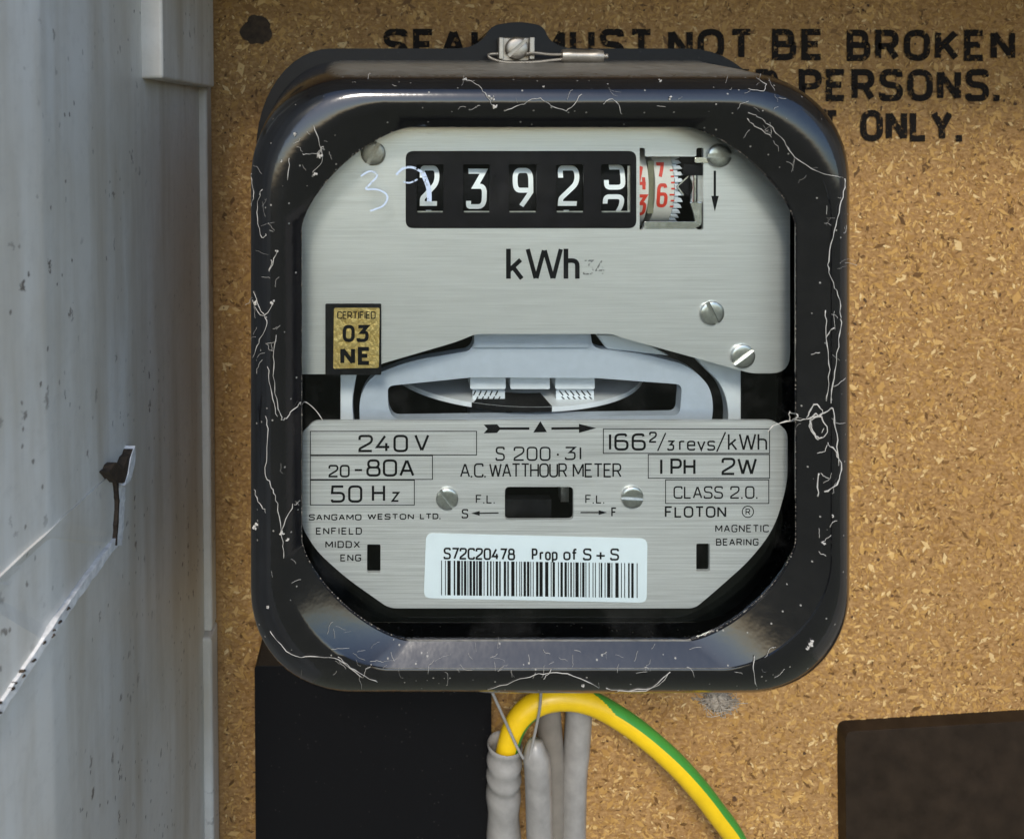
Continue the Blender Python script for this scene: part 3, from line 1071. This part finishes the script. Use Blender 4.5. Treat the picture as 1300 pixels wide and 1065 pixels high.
# magnet faces with the white scales
for a, b in ((597, 642), (648, 698), (705, 755)):
    mg = sheet('brake_magnet', [rect(a, 476, b, 494, 2)], ZF + 0.005, 0.012, CASTL, METER, 0.0004)
mk('magnet_block', *box_data(U(597, 500, 0.245).x, U(642, 500, 0.245).x, 0.245 - D, 0.255 - D, U(600, 545, 0.245).z, U(600, 522, 0.245).z), plain('slate_grey', (0.16, 0.17, 0.18), 0.5), METER)
for a, b, sl in ((600, 641, -3), (706, 754, 5)):
    sc_ = sheet('scale_strip', [rpoly([(a, 495), (b, 495), (b, 509), (a, 509)], True, 1, 1)], 0.2405, 0.0008, CASTL, METER)
    tks = []
    x = a + 4
    while x < b - 2:
        tks.append(([(x, 496), (x + sl, 502)], 1.6, False))
        tks.append(([(x + 3, 503.5), (x + 3 + sl, 508.5)], 1.6, False))
        x += 7
    strokes('tick_marks', tks, 0.2405, INK, sc_)
# the rotor disc: horizontal aluminium disc with a black mark on its edge
cy = U(679, 517, 0.2336)
RD = 0.0445
V, Fc = [], []
nd = 160
for k in range(nd):
    a = 2 * math.pi * k / nd
    for r_, z in ((RD, 0.0), (RD, -0.0015)):
        V.append(Vector((cy.x + r_ * math.sin(a), cy.y + RD - r_ * math.cos(a), cy.z + z)))
for k in range(nd):
    q = (k + 1) % nd
    Fc.append((2 * k, 2 * k + 1, 2 * q + 1, 2 * q))
Fc.append(tuple(range(0, 2 * nd, 2)))
Fc.append(tuple(range(1, 2 * nd, 2)))
disc = mk('rotor_disc', V, Fc, [ALU, MBLK], METER, True, 40)
for p in disc.data.polygons:
    if len(p.vertices) == 4:
        c = sum((Vector(disc.data.vertices[v].co) for v in p.vertices), Vector()) / 4
        a = math.atan2(c.x - cy.x, RD - (c.y - cy.y))
        if -0.42 < a < 0.12:
            p.material_index = 1
o = mk('disc_mark', [Vector((cy.x + r_ * math.sin(a), cy.y + RD - r_ * math.cos(a), cy.z + 0.0001)) for r_ in (RD - 0.0001, RD - 0.012) for a in [-0.42 + 0.054 * k for k in range(11)]],
       [(k, k + 1, k + 12, k + 11) for k in range(10)], MBLK, disc)
sheet('gear_shaft', [rect(652, 500, 692, 530, 3)], 0.256, 0.004, DARK, METER)

# ---------------------------------------------------------------- lower plate
lo = rpoly([(384, 549), (398, 534.5, 8), (984, 534, 10), (1000, 548, 8), (1000, 612, 20), (983, 672, 30), (950, 713, 20), (906, 752, 20), (882, 772, 8), (494, 772, 10), (440, 734, 20), (402, 700, 20), (384, 670, 8)], True, 0, 6)
aper = rect(641, 618, 728, 660, 6)
h1 = rect(466, 691, 483, 727, 2)
h2 = rect(884, 690, 901, 725, 2)
lower = sheet('lower_plate', [lo, aper, h1, h2], ZL, 0.0012, PLL, METER, 0.00025)
tag(lower, 'brushed silver lower rating plate with printed ratings')
sheet('aperture_insert', [rect(640, 634, 700, 662, 1)], ZL + 0.006, 0.003, MBLK, METER)
mk('adjuster_bar', *box_data(U(712, 640, 0.232).x, U(722, 640, 0.232).x, 0.232 - D, 0.236 - D, U(712, 637, 0.232).z, U(712, 610, 0.232).z), STEEL, METER)
# printed frames
ln = []
for x0, y0, x1, y1 in ((394, 547.5, 605, 577.5), (394, 578.5, 549, 608.5), (394, 609.5, 526, 641), (766, 544.5, 977, 575.5), (823, 577, 977, 607), (845, 609, 976, 639)):
    ln.append(([(x0, y0), (x1, y0), (x1, y1), (x0, y1)], 1.1, True))
for q_ in ln:
    strokes('printed_frame', [q_], ZL, INK, lower)
W1 = 3.0
for s, a, b, t_, bt, wd, gp in (
        ('240', 455, 518, 552, 574, W1, 1.7), ('V', 526, 545, 551, 573, W1, 1), ('20', 417, 444, 590, 606, 2.3, 1.5), ('-', 449, 461, 585, 607, 2.6, 1), ('80A', 465, 526, 583, 605, W1, 1.5),
        ('50', 420, 460, 616, 638, W1, 1.8), ('H', 472, 489, 615, 637, W1, 1), ('z', 497, 507, 619, 637, 2.3, 1),
        ('166', 773, 820, 550, 572, W1, 1.8), ('2', 824, 834, 548, 562, 2.2, 1), ('/', 834, 846, 550, 572, 1.8, 1), ('3', 847, 856, 559, 572, 2.1, 1),
        ('revs', 862, 908, 554, 572, 2.1, 1.5), ('/', 909, 922, 549, 573, 1.9, 1), ('kWh', 924, 974, 550, 572, 2.3, 1.2),
        ('1', 838, 842, 582, 603, W1, 1), ('PH', 851, 883, 582, 603, W1, 1.6), ('2W', 916, 961, 581, 603, W1, 1.5),
        ('CLASS', 855, 918, 617, 633, 1.9, 1.5), ('2.0.', 927, 963, 617, 633, 1.9, 1.5),
        ('S', 629, 641, 567, 585, 2.1, 1), ('200', 652, 699, 567, 585, 2.1, 1.6), ('·', 707, 711, 567, 585, 2.4, 1), ('31', 717, 738, 567, 584, 2.1, 2.4),
        ('A.C.', 584, 618, 588, 606, 2.0, 1.1), ('WATTHOUR', 621, 720, 588, 606, 2.0, 1.0), ('METER', 727, 789, 588, 606, 2.0, 1.2),
        ('F.L.', 604, 629, 628, 639, 1.5, 1.8), ('F.L.', 743, 768, 628, 639, 1.5, 1.8), ('S', 586, 594.5, 646, 658, 1.8, 1), ('F', 776, 783, 644, 656, 1.8, 1),
        ('SANGAMO', 392, 459, 652.5, 660.5, 1.5, 2.0), ('WESTON', 466.5, 525.5, 652, 659.5, 1.5, 2.0), ('LTD.', 533, 560, 651.5, 659, 1.5, 1.8),
        ('ENFIELD', 401, 459.5, 669.5, 678.5, 1.5, 2.4), ('MIDDX', 413, 457, 686.5, 695.5, 1.5, 2.2), ('ENG', 432, 458.5, 703.5, 712.5, 1.5, 2.2),
        ('FLOTON', 844, 922, 642.5, 657, 2.2, 1.9), ('R', 946.5, 952.5, 645.5, 653.5, 1.2, 1),
        ('MAGNETIC', 908, 976, 666, 675.5, 1.4, 2.1), ('BEARING', 909, 963, 683.5, 692.5, 1.4, 2.1)):
    word(s, a, b, t_, bt, wd, ZL, lower, None, gp)
strokes('registered_ring', [(circ(949.5, 649.5, 7.2, 7.2, 20), 1.2, True)], ZL, INK, lower)
# arrows
strokes('arrow_shaft', [([(634, 544), (672, 544)], 3, False)], ZL, INK, lower)
sheet('arrow_feather', [[(614, 539), (631, 538.6), (636, 544), (631, 549.5), (614, 550), (619, 544.5)]], ZL - 6e-5, 0, INK, lower, flat=True)
sheet('triangle_mark', [[(677, 549), (694.5, 548.5), (686, 534.6)]], ZL - 6e-5, 0, INK, lower, flat=True)
strokes('arrow_shaft', [([(700, 544), (738, 543.6)], 3, False)], ZL, INK, lower)
sheet('arrow_head', [[(735, 538), (735, 549.5), (757, 543.5)]], ZL - 6e-5, 0, INK, lower, flat=True)
strokes('arrow_shaft', [([(606, 651.5), (633, 651)], 1.6, False)], ZL, INK, lower)
strokes('arrow_shaft', [([(737, 650.5), (764, 650.5)], 1.6, False)], ZL, INK, lower)
sheet('arrow_head', [[(598, 651.5), (609, 648.5), (609, 654.5)]], ZL - 6e-5, 0, INK, lower, flat=True)
sheet('arrow_head', [[(771, 650.5), (760, 647.5), (760, 653.5)]], ZL - 6e-5, 0, INK, lower, flat=True)

# barcode label
lab = sheet('barcode_label', [rpoly([(541, 677, 9), (822, 684, 9), (821, 765, 9), (538, 759, 9)], True, 0, 6)], ZL - 0.0003, 0.00025, PAPER, lower)
tag(lab, 'white property label with serial number and barcode')


def lab_fn(x, y, z):      # print follows the slight tilt of the label
    return U(x, y + (x - 680) * 0.014, z)


zl = ZL - 0.00036
for s_, a, b, t_, bt, gp in (('S72C20478', 563, 654, 696.5, 711.5, 1.7), ('P', 675, 682.5, 696, 711, 1), ('rop', 685, 708, 696, 711, 1.9), ('of', 715, 733, 695.6, 710.6, 1.6), ('S', 740, 751, 695, 710.4, 1), ('+', 756, 769, 694.5, 711, 1), ('S', 774.5, 786, 694.6, 710, 1)):
    strokes('lettering', stroke_items(s_, a, b, t_, bt, 2.3, gp), zl, INK, lab, fn=lab_fn)
rb = random.Random(72)
V, Fc = [], []
x = 560.0
while x < 811:
    wd = rb.choice([1.1, 1.1, 2.0, 3.1, 4.2])
    b = len(V)
    for xx, yy in ((x, 713), (x + wd, 713), (x + wd, 757), (x, 757)):
        V.append(lab_fn(xx, yy, zl))
    Fc.append((b, b + 1, b + 2, b + 3))
    x += wd + rb.choice([1.2, 1.4, 2.0, 3.0, 3.8])
mk('barcode', V, Fc, INK, lab)

# ---------------------------------------------------------------- screws
def screw(px, py, Z, rpx, ang, parent, mat=STEEL, washer=True, h=0.0011, squash=1.0):
    r = rpx * Z / F
    c = U(px, py, Z)
    ca, sa = math.cos(math.radians(ang)), math.sin(math.radians(ang))

    def W(x, y, z):
        return Vector((c.x + x * ca - y * sa, c.y - z, c.z + x * sa + y * ca))
    parts = []
    n = 40
    prof_ = [(r * 1.0, 0.0), (r * 1.0, h * 0.35), (0.0, h * 0.35)]
    V = [W(r * 0.97 * math.cos(2 * math.pi * k / n), r * 0.97 * math.sin(2 * math.pi * k / n), z) for z in (0, h * 0.3) for k in range(n)]
    parts.append((V, [(k, (k + 1) % n, n + (k + 1) % n, n + k) for k in range(n)] + [tuple(range(n, 2 * n))]))
    g = 0.17 * r
    for sgn in (1, -1):
        a0 = math.asin(g / r)
        arc_ = [(r * math.cos(a0 + (math.pi - 2 * a0) * k / 20), r * math.sin(a0 + (math.pi - 2 * a0) * k / 20)) for k in range(21)]
        rowsV = []
        for sc, z in ((1.0, 0.0), (1.0, 0.65), (0.975, 0.82), (0.92, 0.93), (0.7, 1.05), (0.35, 1.13)):
            row = []
            for x_, y_ in arc_:
                yy = g + (y_ - g) * sc
                row.append(W(x_ * sc, sgn * yy, h * z))
            rowsV.append(row)
        m_ = 21
        V = [p for r__ in rowsV for p in r__]
        Fc = []
        for i in range(len(rowsV) - 1):
            for k in range(m_ - 1):
                Fc.append((i * m_ + k, i * m_ + k + 1, (i + 1) * m_ + k + 1, (i + 1) * m_ + k))
        Fc.append(tuple((len(rowsV) - 1) * m_ + k for k in range(m_)))
        # straight slot wall
        Fc.append(tuple([i * m_ for i in range(len(rowsV))] + [i * m_ + m_ - 1 for i in reversed(range(len(rowsV)))]))
        parts.append((V, Fc))
    V, Fc = merge(parts)
    o_ = mk('screw', V, Fc, mat, parent, True, 40)
    return o_


screw(474, 195, ZU, 15.5, 62, upper, ZINC)
screw(912.5, 197.5, ZU - 0.0004, 15, 1, upper)
screw(903, 397, ZU, 15.5, -64, upper)
screw(942, 451.5, ZU, 15.5, 38, upper)
screw(567.5, 632, ZL, 14.5, -52, lower)
screw(802, 630, ZL, 14.5, -3, lower)

# sealing screw and clip on the lug
ZS = 0.2715
clip = mk('seal_clip', *merge([box_data(U(a, 60, ZS).x, U(b, 60, ZS).x, ZS - D, 0.2758 - D, U(650, 76, ZS).z, U(650, 47.5, ZS).z) for a, b in ((633.5, 639.5), (672.5, 679))] +
                             [box_data(U(633.5, 60, ZS).x, U(679, 60, ZS).x, 0.2748 - D, 0.2760 - D, U(650, 77, ZS).z, U(650, 47, ZS).z)]), ZINC, METER)
bevel(clip, 0.0003)
screw(655.5, 62, 0.2747, 14.5, 42, METER, ZINC, h=0.0026)

# wire seal
zw = 0.2690
WIRE = empty('wire_seal', U(740, 80, zw), 'twisted wire seal with crimped metal ferrule lying along the top of the meter', 'seal')
def rope(pts, r, tw, nm):
    parts = []
    P = catmull(pts, 14)
    for ph in (0, 2.1, 4.2):
        q = []
        for i, p in enumerate(P):
            a = i * tw + ph
            q.append(p + Vector((math.cos(a) * 0.2, math.cos(a) * r * 0.8, math.sin(a) * r * 0.8)) * 1.0 - Vector((math.cos(a) * 0.2, 0, 0)))
        parts.append(tube_data(q, r * 0.75, 6))
    return mk(nm, *merge(parts), STEEL if nm == 'x' else ZINC, WIRE, True)
rope([U(718, 69.5, zw), U(700, 69.5, zw), U(682, 68, zw), U(668, 69, zw + 0.003)], 0.00038, 0.9, 'wire_strand')
rope([U(718, 75, zw), U(700, 77, zw), U(680, 79, zw - 0.0004), (U(655, 80, zw - 0.0008)), U(638, 79, zw - 0.0004), U(626, 75.5, zw), U(620, 72, zw + 0.0008), U(622, 69.5, zw + 0.002), U(632, 69, zw + 0.003)], 0.00038, 0.9, 'wire_strand')
rope([U(762, 72, zw), U(771, 72, zw)], 0.0006, 0.6, 'wire_strand')
f0, f1 = U(713, 71.5, zw), U(765, 72.5, zw)
o = tube('ferrule', [f0.lerp(f1, k / 8) for k in range(9)], [0.0021, 0.00245, 0.0024, 0.00225, 0.00235, 0.0022, 0.0024, 0.00245, 0.0021], ZINC, WIRE, 16)

# ---------------------------------------------------------------- things below the meter
zt = 0.2915
V = [(323, 843), (625, 843), (625, 1150), (326, 1150)]
blk = sheet('terminal_box', [rpoly([(323, 845, 5), (624, 846, 10), (624, 1150), (325, 1150)], True, 0, 5)], zt, D - zt, BAKB, None, 0.0012)
tag(blk, 'black plastic terminal box fixed on the chipboard under the left of the meter', 'box')
bx = sheet('cable_cover_box', [rpoly([(1073, 929, 12), (1420, 908), (1420, 1150), (1075, 1150)], True, 0, 6)], 0.304, D - 0.304, BROWN, None, 0.0015)
tag(bx, 'dark brown plastic box on the bare chipboard right of the cables', 'box')

# earth cable
zc_ = 0.286
cp = catmull([U(640, 1180, zc_ + 0.006), U(638, 1060, zc_ + 0.005), U(641, 985, zc_), U(645, 948, zc_), U(658, 914, zc_), U(682, 893, zc_), U(715, 886, zc_), U(752, 893, zc_), U(792, 915, zc_), U(830, 944, zc_), U(868, 980, zc_), U(905, 1025, zc_ + 0.002), U(940, 1080, zc_ + 0.005), U(965, 1180, zc_ + 0.008)], 24)
V, Fc = tube_data(cp, 0.0041, 72)
me_o = mk('earth_cable', V, Fc, [YEL, GRN], None, True, 60)
tag(me_o, 'yellow and green striped earth cable arching out from under the meter', 'cable')
for p in me_o.data.polygons:
    if len(p.vertices) == 4:
        i = min(p.vertices) // 72
        ks = sorted(v % 72 for v in p.vertices)
        k = (ks[0] if not (0 in ks and 71 in ks) else 71) / 3.0
        fr_ = i / (len(cp) - 1)
        ctr = (16.2 + 15.2 * min(1, max(0, (fr_ - 0.36) / 0.22))) % 24
        d_ = abs((k - ctr + 12) % 24 - 12)
        if d_ < 2.4:
            p.material_index = 1
# grey sheathed cables
for k, (x0, x1, rr, zz, lab_) in enumerate(((697, 702, 0.0050, 0.3035, 'grey sheathed cable dropping straight behind the earth cable loop'), (736, 728, 0.0052, 0.3030, 'pale grey cable slanting down inside the earth cable loop'))):
    P = catmull([U(x0, 850, zz), U(x0 - 1, 900, zz), U((x0 + x1) / 2, 950, zz), U(x1, 1000, zz), U(x1 - 2, 1180, zz)], 6)
    tag(tube('sheathed_cable', P, rr, GREY if k == 0 else PALE, None, 16), lab_, 'cable')
P = catmull([U(641, 943, zc_ + 0.0004), U(640, 975, zc_ + 0.0004), U(639, 1010, zc_ + 0.003), U(640, 1100, zc_ + 0.006)], 8)
V, Fc = tube_data(P, [0.0063 + 0.0004 * math.sin(i * 1.3) for i in range(len(P))], 20, False)
tag(mk('cable_sleeve', V, Fc, PALE, None, True), 'pale grey plastic sleeve round the lower end of the earth cable', 'sleeve')
P = catmull([U(681, 938, 0.281), U(680, 955, 0.280), U(683, 985, 0.281), U(686, 1100, 0.284)], 6)
tag(tube('cable_tape', P, [0.0022 + 0.0028 * min(1, i / 8) for i in range(len(P))], PALE, None, 12), 'whitish tape end wrapped beside the cable sleeve', 'tape')
for a, lab_ in (([(622, 872), (640, 912), (655, 945), (664, 962)], 'thin grey string slanting across the earth cable'), ([(687, 872), (685, 900), (678, 935), (672, 962)], 'thin grey string hanging straight in front of the earth cable')):
    P = catmull([U(x, y, 0.2775) for x, y in a], 6)
    tag(tube('sealing_string', P, 0.00055, PALE, None, 8), lab_, 'string')

# ---------------------------------------------------------------- cobwebs
def on_cover(px, py, off=0.0):
    org = Vector((0, -D, 0))
    d = ray(px, py).normalized()
    hit = cov_bvh.ray_cast(org, d)
    if hit[0] is None or hit[0].y > 0.2186 - D:
        return None if hit[0] is None else U(px, py, 0.2182)
    return hit[0] - d * off


rw = random.Random(21)


def strand(pts, amp=1.2, off=0.0003, n=5):
    q = [(Vector((x, y))) for x, y in pts]
    q = catmull([(p.x, p.y, 0) for p in q], n)
    out_ = []
    last = None
    for p in q:
        h = on_cover(p.x + rw.uniform(-amp, amp), p.y + rw.uniform(-amp, amp), off + rw.uniform(0, 0.0003))
        if h is None:
            h = U(p.x, p.y, 0.2180)
        if last is not None and abs(h.y - last.y) > 0.004:
            h.y = last.y + math.copysign(0.001, h.y - last.y)
        out_.append(h)
        last = h
    return out_


def cobweb(lists, label, r=0.00013, fuzz=(), blobs=()):
    parts = []
    for pts in lists:
        P = strand(pts)
        parts.append(tube_data(P, [r * rw.uniform(0.3, 1.0) for _ in P], 5))
    for x0, y0, x1, y1, cnt, ln_ in fuzz:
        for _ in range(int(cnt * 0.4)):
            x, y = rw.uniform(x0, x1), rw.uniform(y0, y1)
            a = rw.uniform(0, 6.28)
            pts = [(x, y)]
            for s_ in range(rw.randint(2, 4)):
                a += rw.uniform(-0.5, 0.5)
                x += math.cos(a) * ln_ * rw.uniform(0.2, 1)
                y += math.sin(a) * ln_ * rw.uniform(0.2, 1)
                pts.append((x, y))
            P = strand(pts, 0.4, 0.0001, 3)
            parts.append(tube_data(P, r * rw.uniform(0.12, 0.42), 4))
    for x, y, s_ in blobs:
        h = on_cover(x, y, 0.0002)
        if h is None:
            continue
        for _ in range(5):
            c = h + Vector((rw.uniform(-1, 1), rw.uniform(-0.4, 0), rw.uniform(-1, 1))) * s_ * 0.0002
            e = c + Vector((rw.uniform(-1, 1), 0, rw.uniform(-1, 1))) * s_ * 0.00025
            parts.append(tube_data([c, c.lerp(e, 0.5), e], [0.0001 * s_, 0.00016 * s_, 0.00006 * s_], 6))
    o_ = mk('cobweb', *merge(parts), WEB, None, True)
    return tag(o_, label, 'cobweb', 'cobwebs on the meter cover')


cobweb([[(588, 101), (602, 106), (614, 116), (622, 128), (628, 137)], [(640, 141), (665, 132), (682, 125), (700, 134), (722, 140), (738, 120)]],
       'pale cobweb scraps on the top rim of the meter below the sealing lug', fuzz=[(560, 98, 720, 150, 14, 5)], blobs=[(591, 101, 2.2), (624, 124, 2.5), (628, 136, 2.5), (690, 110, 1.0)])
cobweb([[(765, 132), (780, 127), (790, 146)]],
       'short cobweb wisps on the top rim of the meter above the red digits', fuzz=[(760, 98, 930, 140, 16, 6)], blobs=[(838, 103, 1.6), (852, 125, 2.0)])
cobweb([[(949, 143), (962, 148), (975, 158), (988, 172), (1003, 190)], [(948, 150), (958, 160), (980, 174)], [(960, 98), (972, 108), (968, 116), (950, 113)], [(1000, 190), (1030, 215), (1068, 225)]],
       'fluffy cobweb on the upper right corner of the meter rim', fuzz=[(940, 100, 1000, 180, 40, 7), (1000, 190, 1060, 240, 16, 8)])
cobweb([[(1073, 226), (1070, 250), (1062, 285), (1052, 325), (1054, 350), (1064, 375), (1068, 405)], [(1048, 395), (1050, 430), (1053, 470), (1048, 510)], [(1068, 405), (1064, 440), (1058, 480), (1056, 512)], [(1030, 450), (1040, 448)], [(1048, 430), (1058, 415)]],
       'long cobweb threads running down the right side of the meter rim', 0.00017, fuzz=[(1045, 240, 1074, 500, 34, 7)])
cobweb([[(975, 548), (985, 538), (1003, 534), (1024, 532), (1040, 528), (1056, 517)], [(1002, 522), (1004, 534), (1014, 527), (1002, 523)], [(1024, 530), (1034, 514), (1044, 524), (1030, 533)],
        [(1028, 536), (1034, 552), (1044, 556), (1050, 545), (1044, 532), (1034, 526), (1028, 540), (1038, 558)], [(1050, 562), (1062, 575), (1068, 595), (1062, 615), (1046, 625)], [(1057, 518), (1062, 550), (1064, 590)], [(1040, 600), (1038, 630)]],
       'looped bundle of cobweb threads at the right edge of the window', 0.00026, fuzz=[(1035, 560, 1070, 700, 20, 7), (1002, 515, 1060, 555, 16, 6)], blobs=[(1046, 690, 2), (1057, 655, 1.5)])
cobweb([[(322, 370), (332, 395), (338, 410), (328, 435), (321, 455)], [(320, 382), (334, 402), (346, 384)], [(350, 425), (347, 460), (350, 500), (356, 528), (362, 532), (375, 518), (386, 510), (400, 520), (410, 534)], [(340, 465), (345, 500), (352, 528)], [(345, 330), (342, 345), (352, 318)]],
       'tangled cobweb on the left side of the meter rim by the window', 0.00016, fuzz=[(320, 310, 358, 460, 36, 6)], blobs=[(345, 385, 2.2), (352, 318, 1.6), (324, 385, 3)])
cobweb([[(338, 528), (340, 560), (337, 600), (345, 618), (352, 640), (358, 680), (360, 710)], [(322, 620), (330, 640), (338, 650)], [(358, 672), (372, 640)]],
       'single sagging cobweb thread low on the left side of the meter rim', 0.00015, fuzz=[(322, 600, 380, 760, 16, 6)], blobs=[(325, 669, 3.0), (358, 676, 3.0), (366, 684, 2), (340, 770, 1.5)])
cobweb([[(342, 800), (370, 830), (400, 834), (430, 838), (460, 860)], [(430, 834), (450, 850), (480, 866)], [(620, 876), (660, 862), (690, 855), (720, 856), (760, 872)], [(690, 862), (700, 850)]],
       'wispy cobweb and dust along the bottom rim of the meter above the terminal box', 0.00013, fuzz=[(420, 815, 560, 866, 34, 7), (560, 820, 760, 868, 60, 7), (380, 770, 480, 850, 24, 7)], blobs=[(740, 870, 1.5)])
cobweb([[(780, 878), (830, 872), (848, 856)], [(770, 874), (820, 876), (850, 852)], [(958, 833), (957, 850), (960, 870)]],
       'thin cobweb threads on the bottom rim of the meter above the cocoon', 0.00013, fuzz=[(760, 820, 1000, 866, 40, 7)], blobs=[(1030, 815, 3), (1026, 822, 2)])
cobweb([[(398, 160), (410, 200), (396, 220)], [(384, 196), (400, 195), (412, 188)], [(402, 200), (410, 186)], [(332, 240), (326, 270), (332, 300), (338, 298)], [(318, 220), (322, 245), (319, 262)], [(368, 200), (366, 228)]],
       'small cobweb tufts on the upper left corner of the meter rim', 0.00014, fuzz=[(320, 210, 345, 300, 16, 6), (365, 160, 420, 230, 16, 5), (450, 95, 500, 110, 8, 4)], blobs=[(405, 199, 3), (374, 170, 2.5), (400, 222, 2.5), (358, 205, 1.2)])

# cocoon under the cover
rc = random.Random(4)
parts = []
c0 = U(911, 889, 0.236)
for k in range(150):
    a = [c0 + Vector((rc.gauss(0, 0.0026), rc.gauss(0, 0.0015), rc.gauss(0, 0.0016) - 0.0002)) for _ in range(3)]
    parts.append(tube_data(catmull(a, 4), 0.00012, 4, False))
bm = bmesh.new()
bmesh.ops.create_icosphere(bm, subdivisions=3, radius=0.0027)
for v in bm.verts:
    v.co = Vector((v.co.x * 1.35, v.co.y * 0.8, v.co.z * 1.15)) * rc.uniform(0.85, 1.12) + c0
parts.append(([v.co.copy() for v in bm.verts], [tuple(v.index for v in f.verts) for f in bm.faces]))
bm.free()
tag(mk('spider_cocoon', *merge(parts), plain('cocoon_silk', (0.30, 0.26, 0.21), 0.9, 0, 0.4, 900), None, True), 'grey fluffy spider cocoon hanging under the bottom right of the meter', 'cocoon')
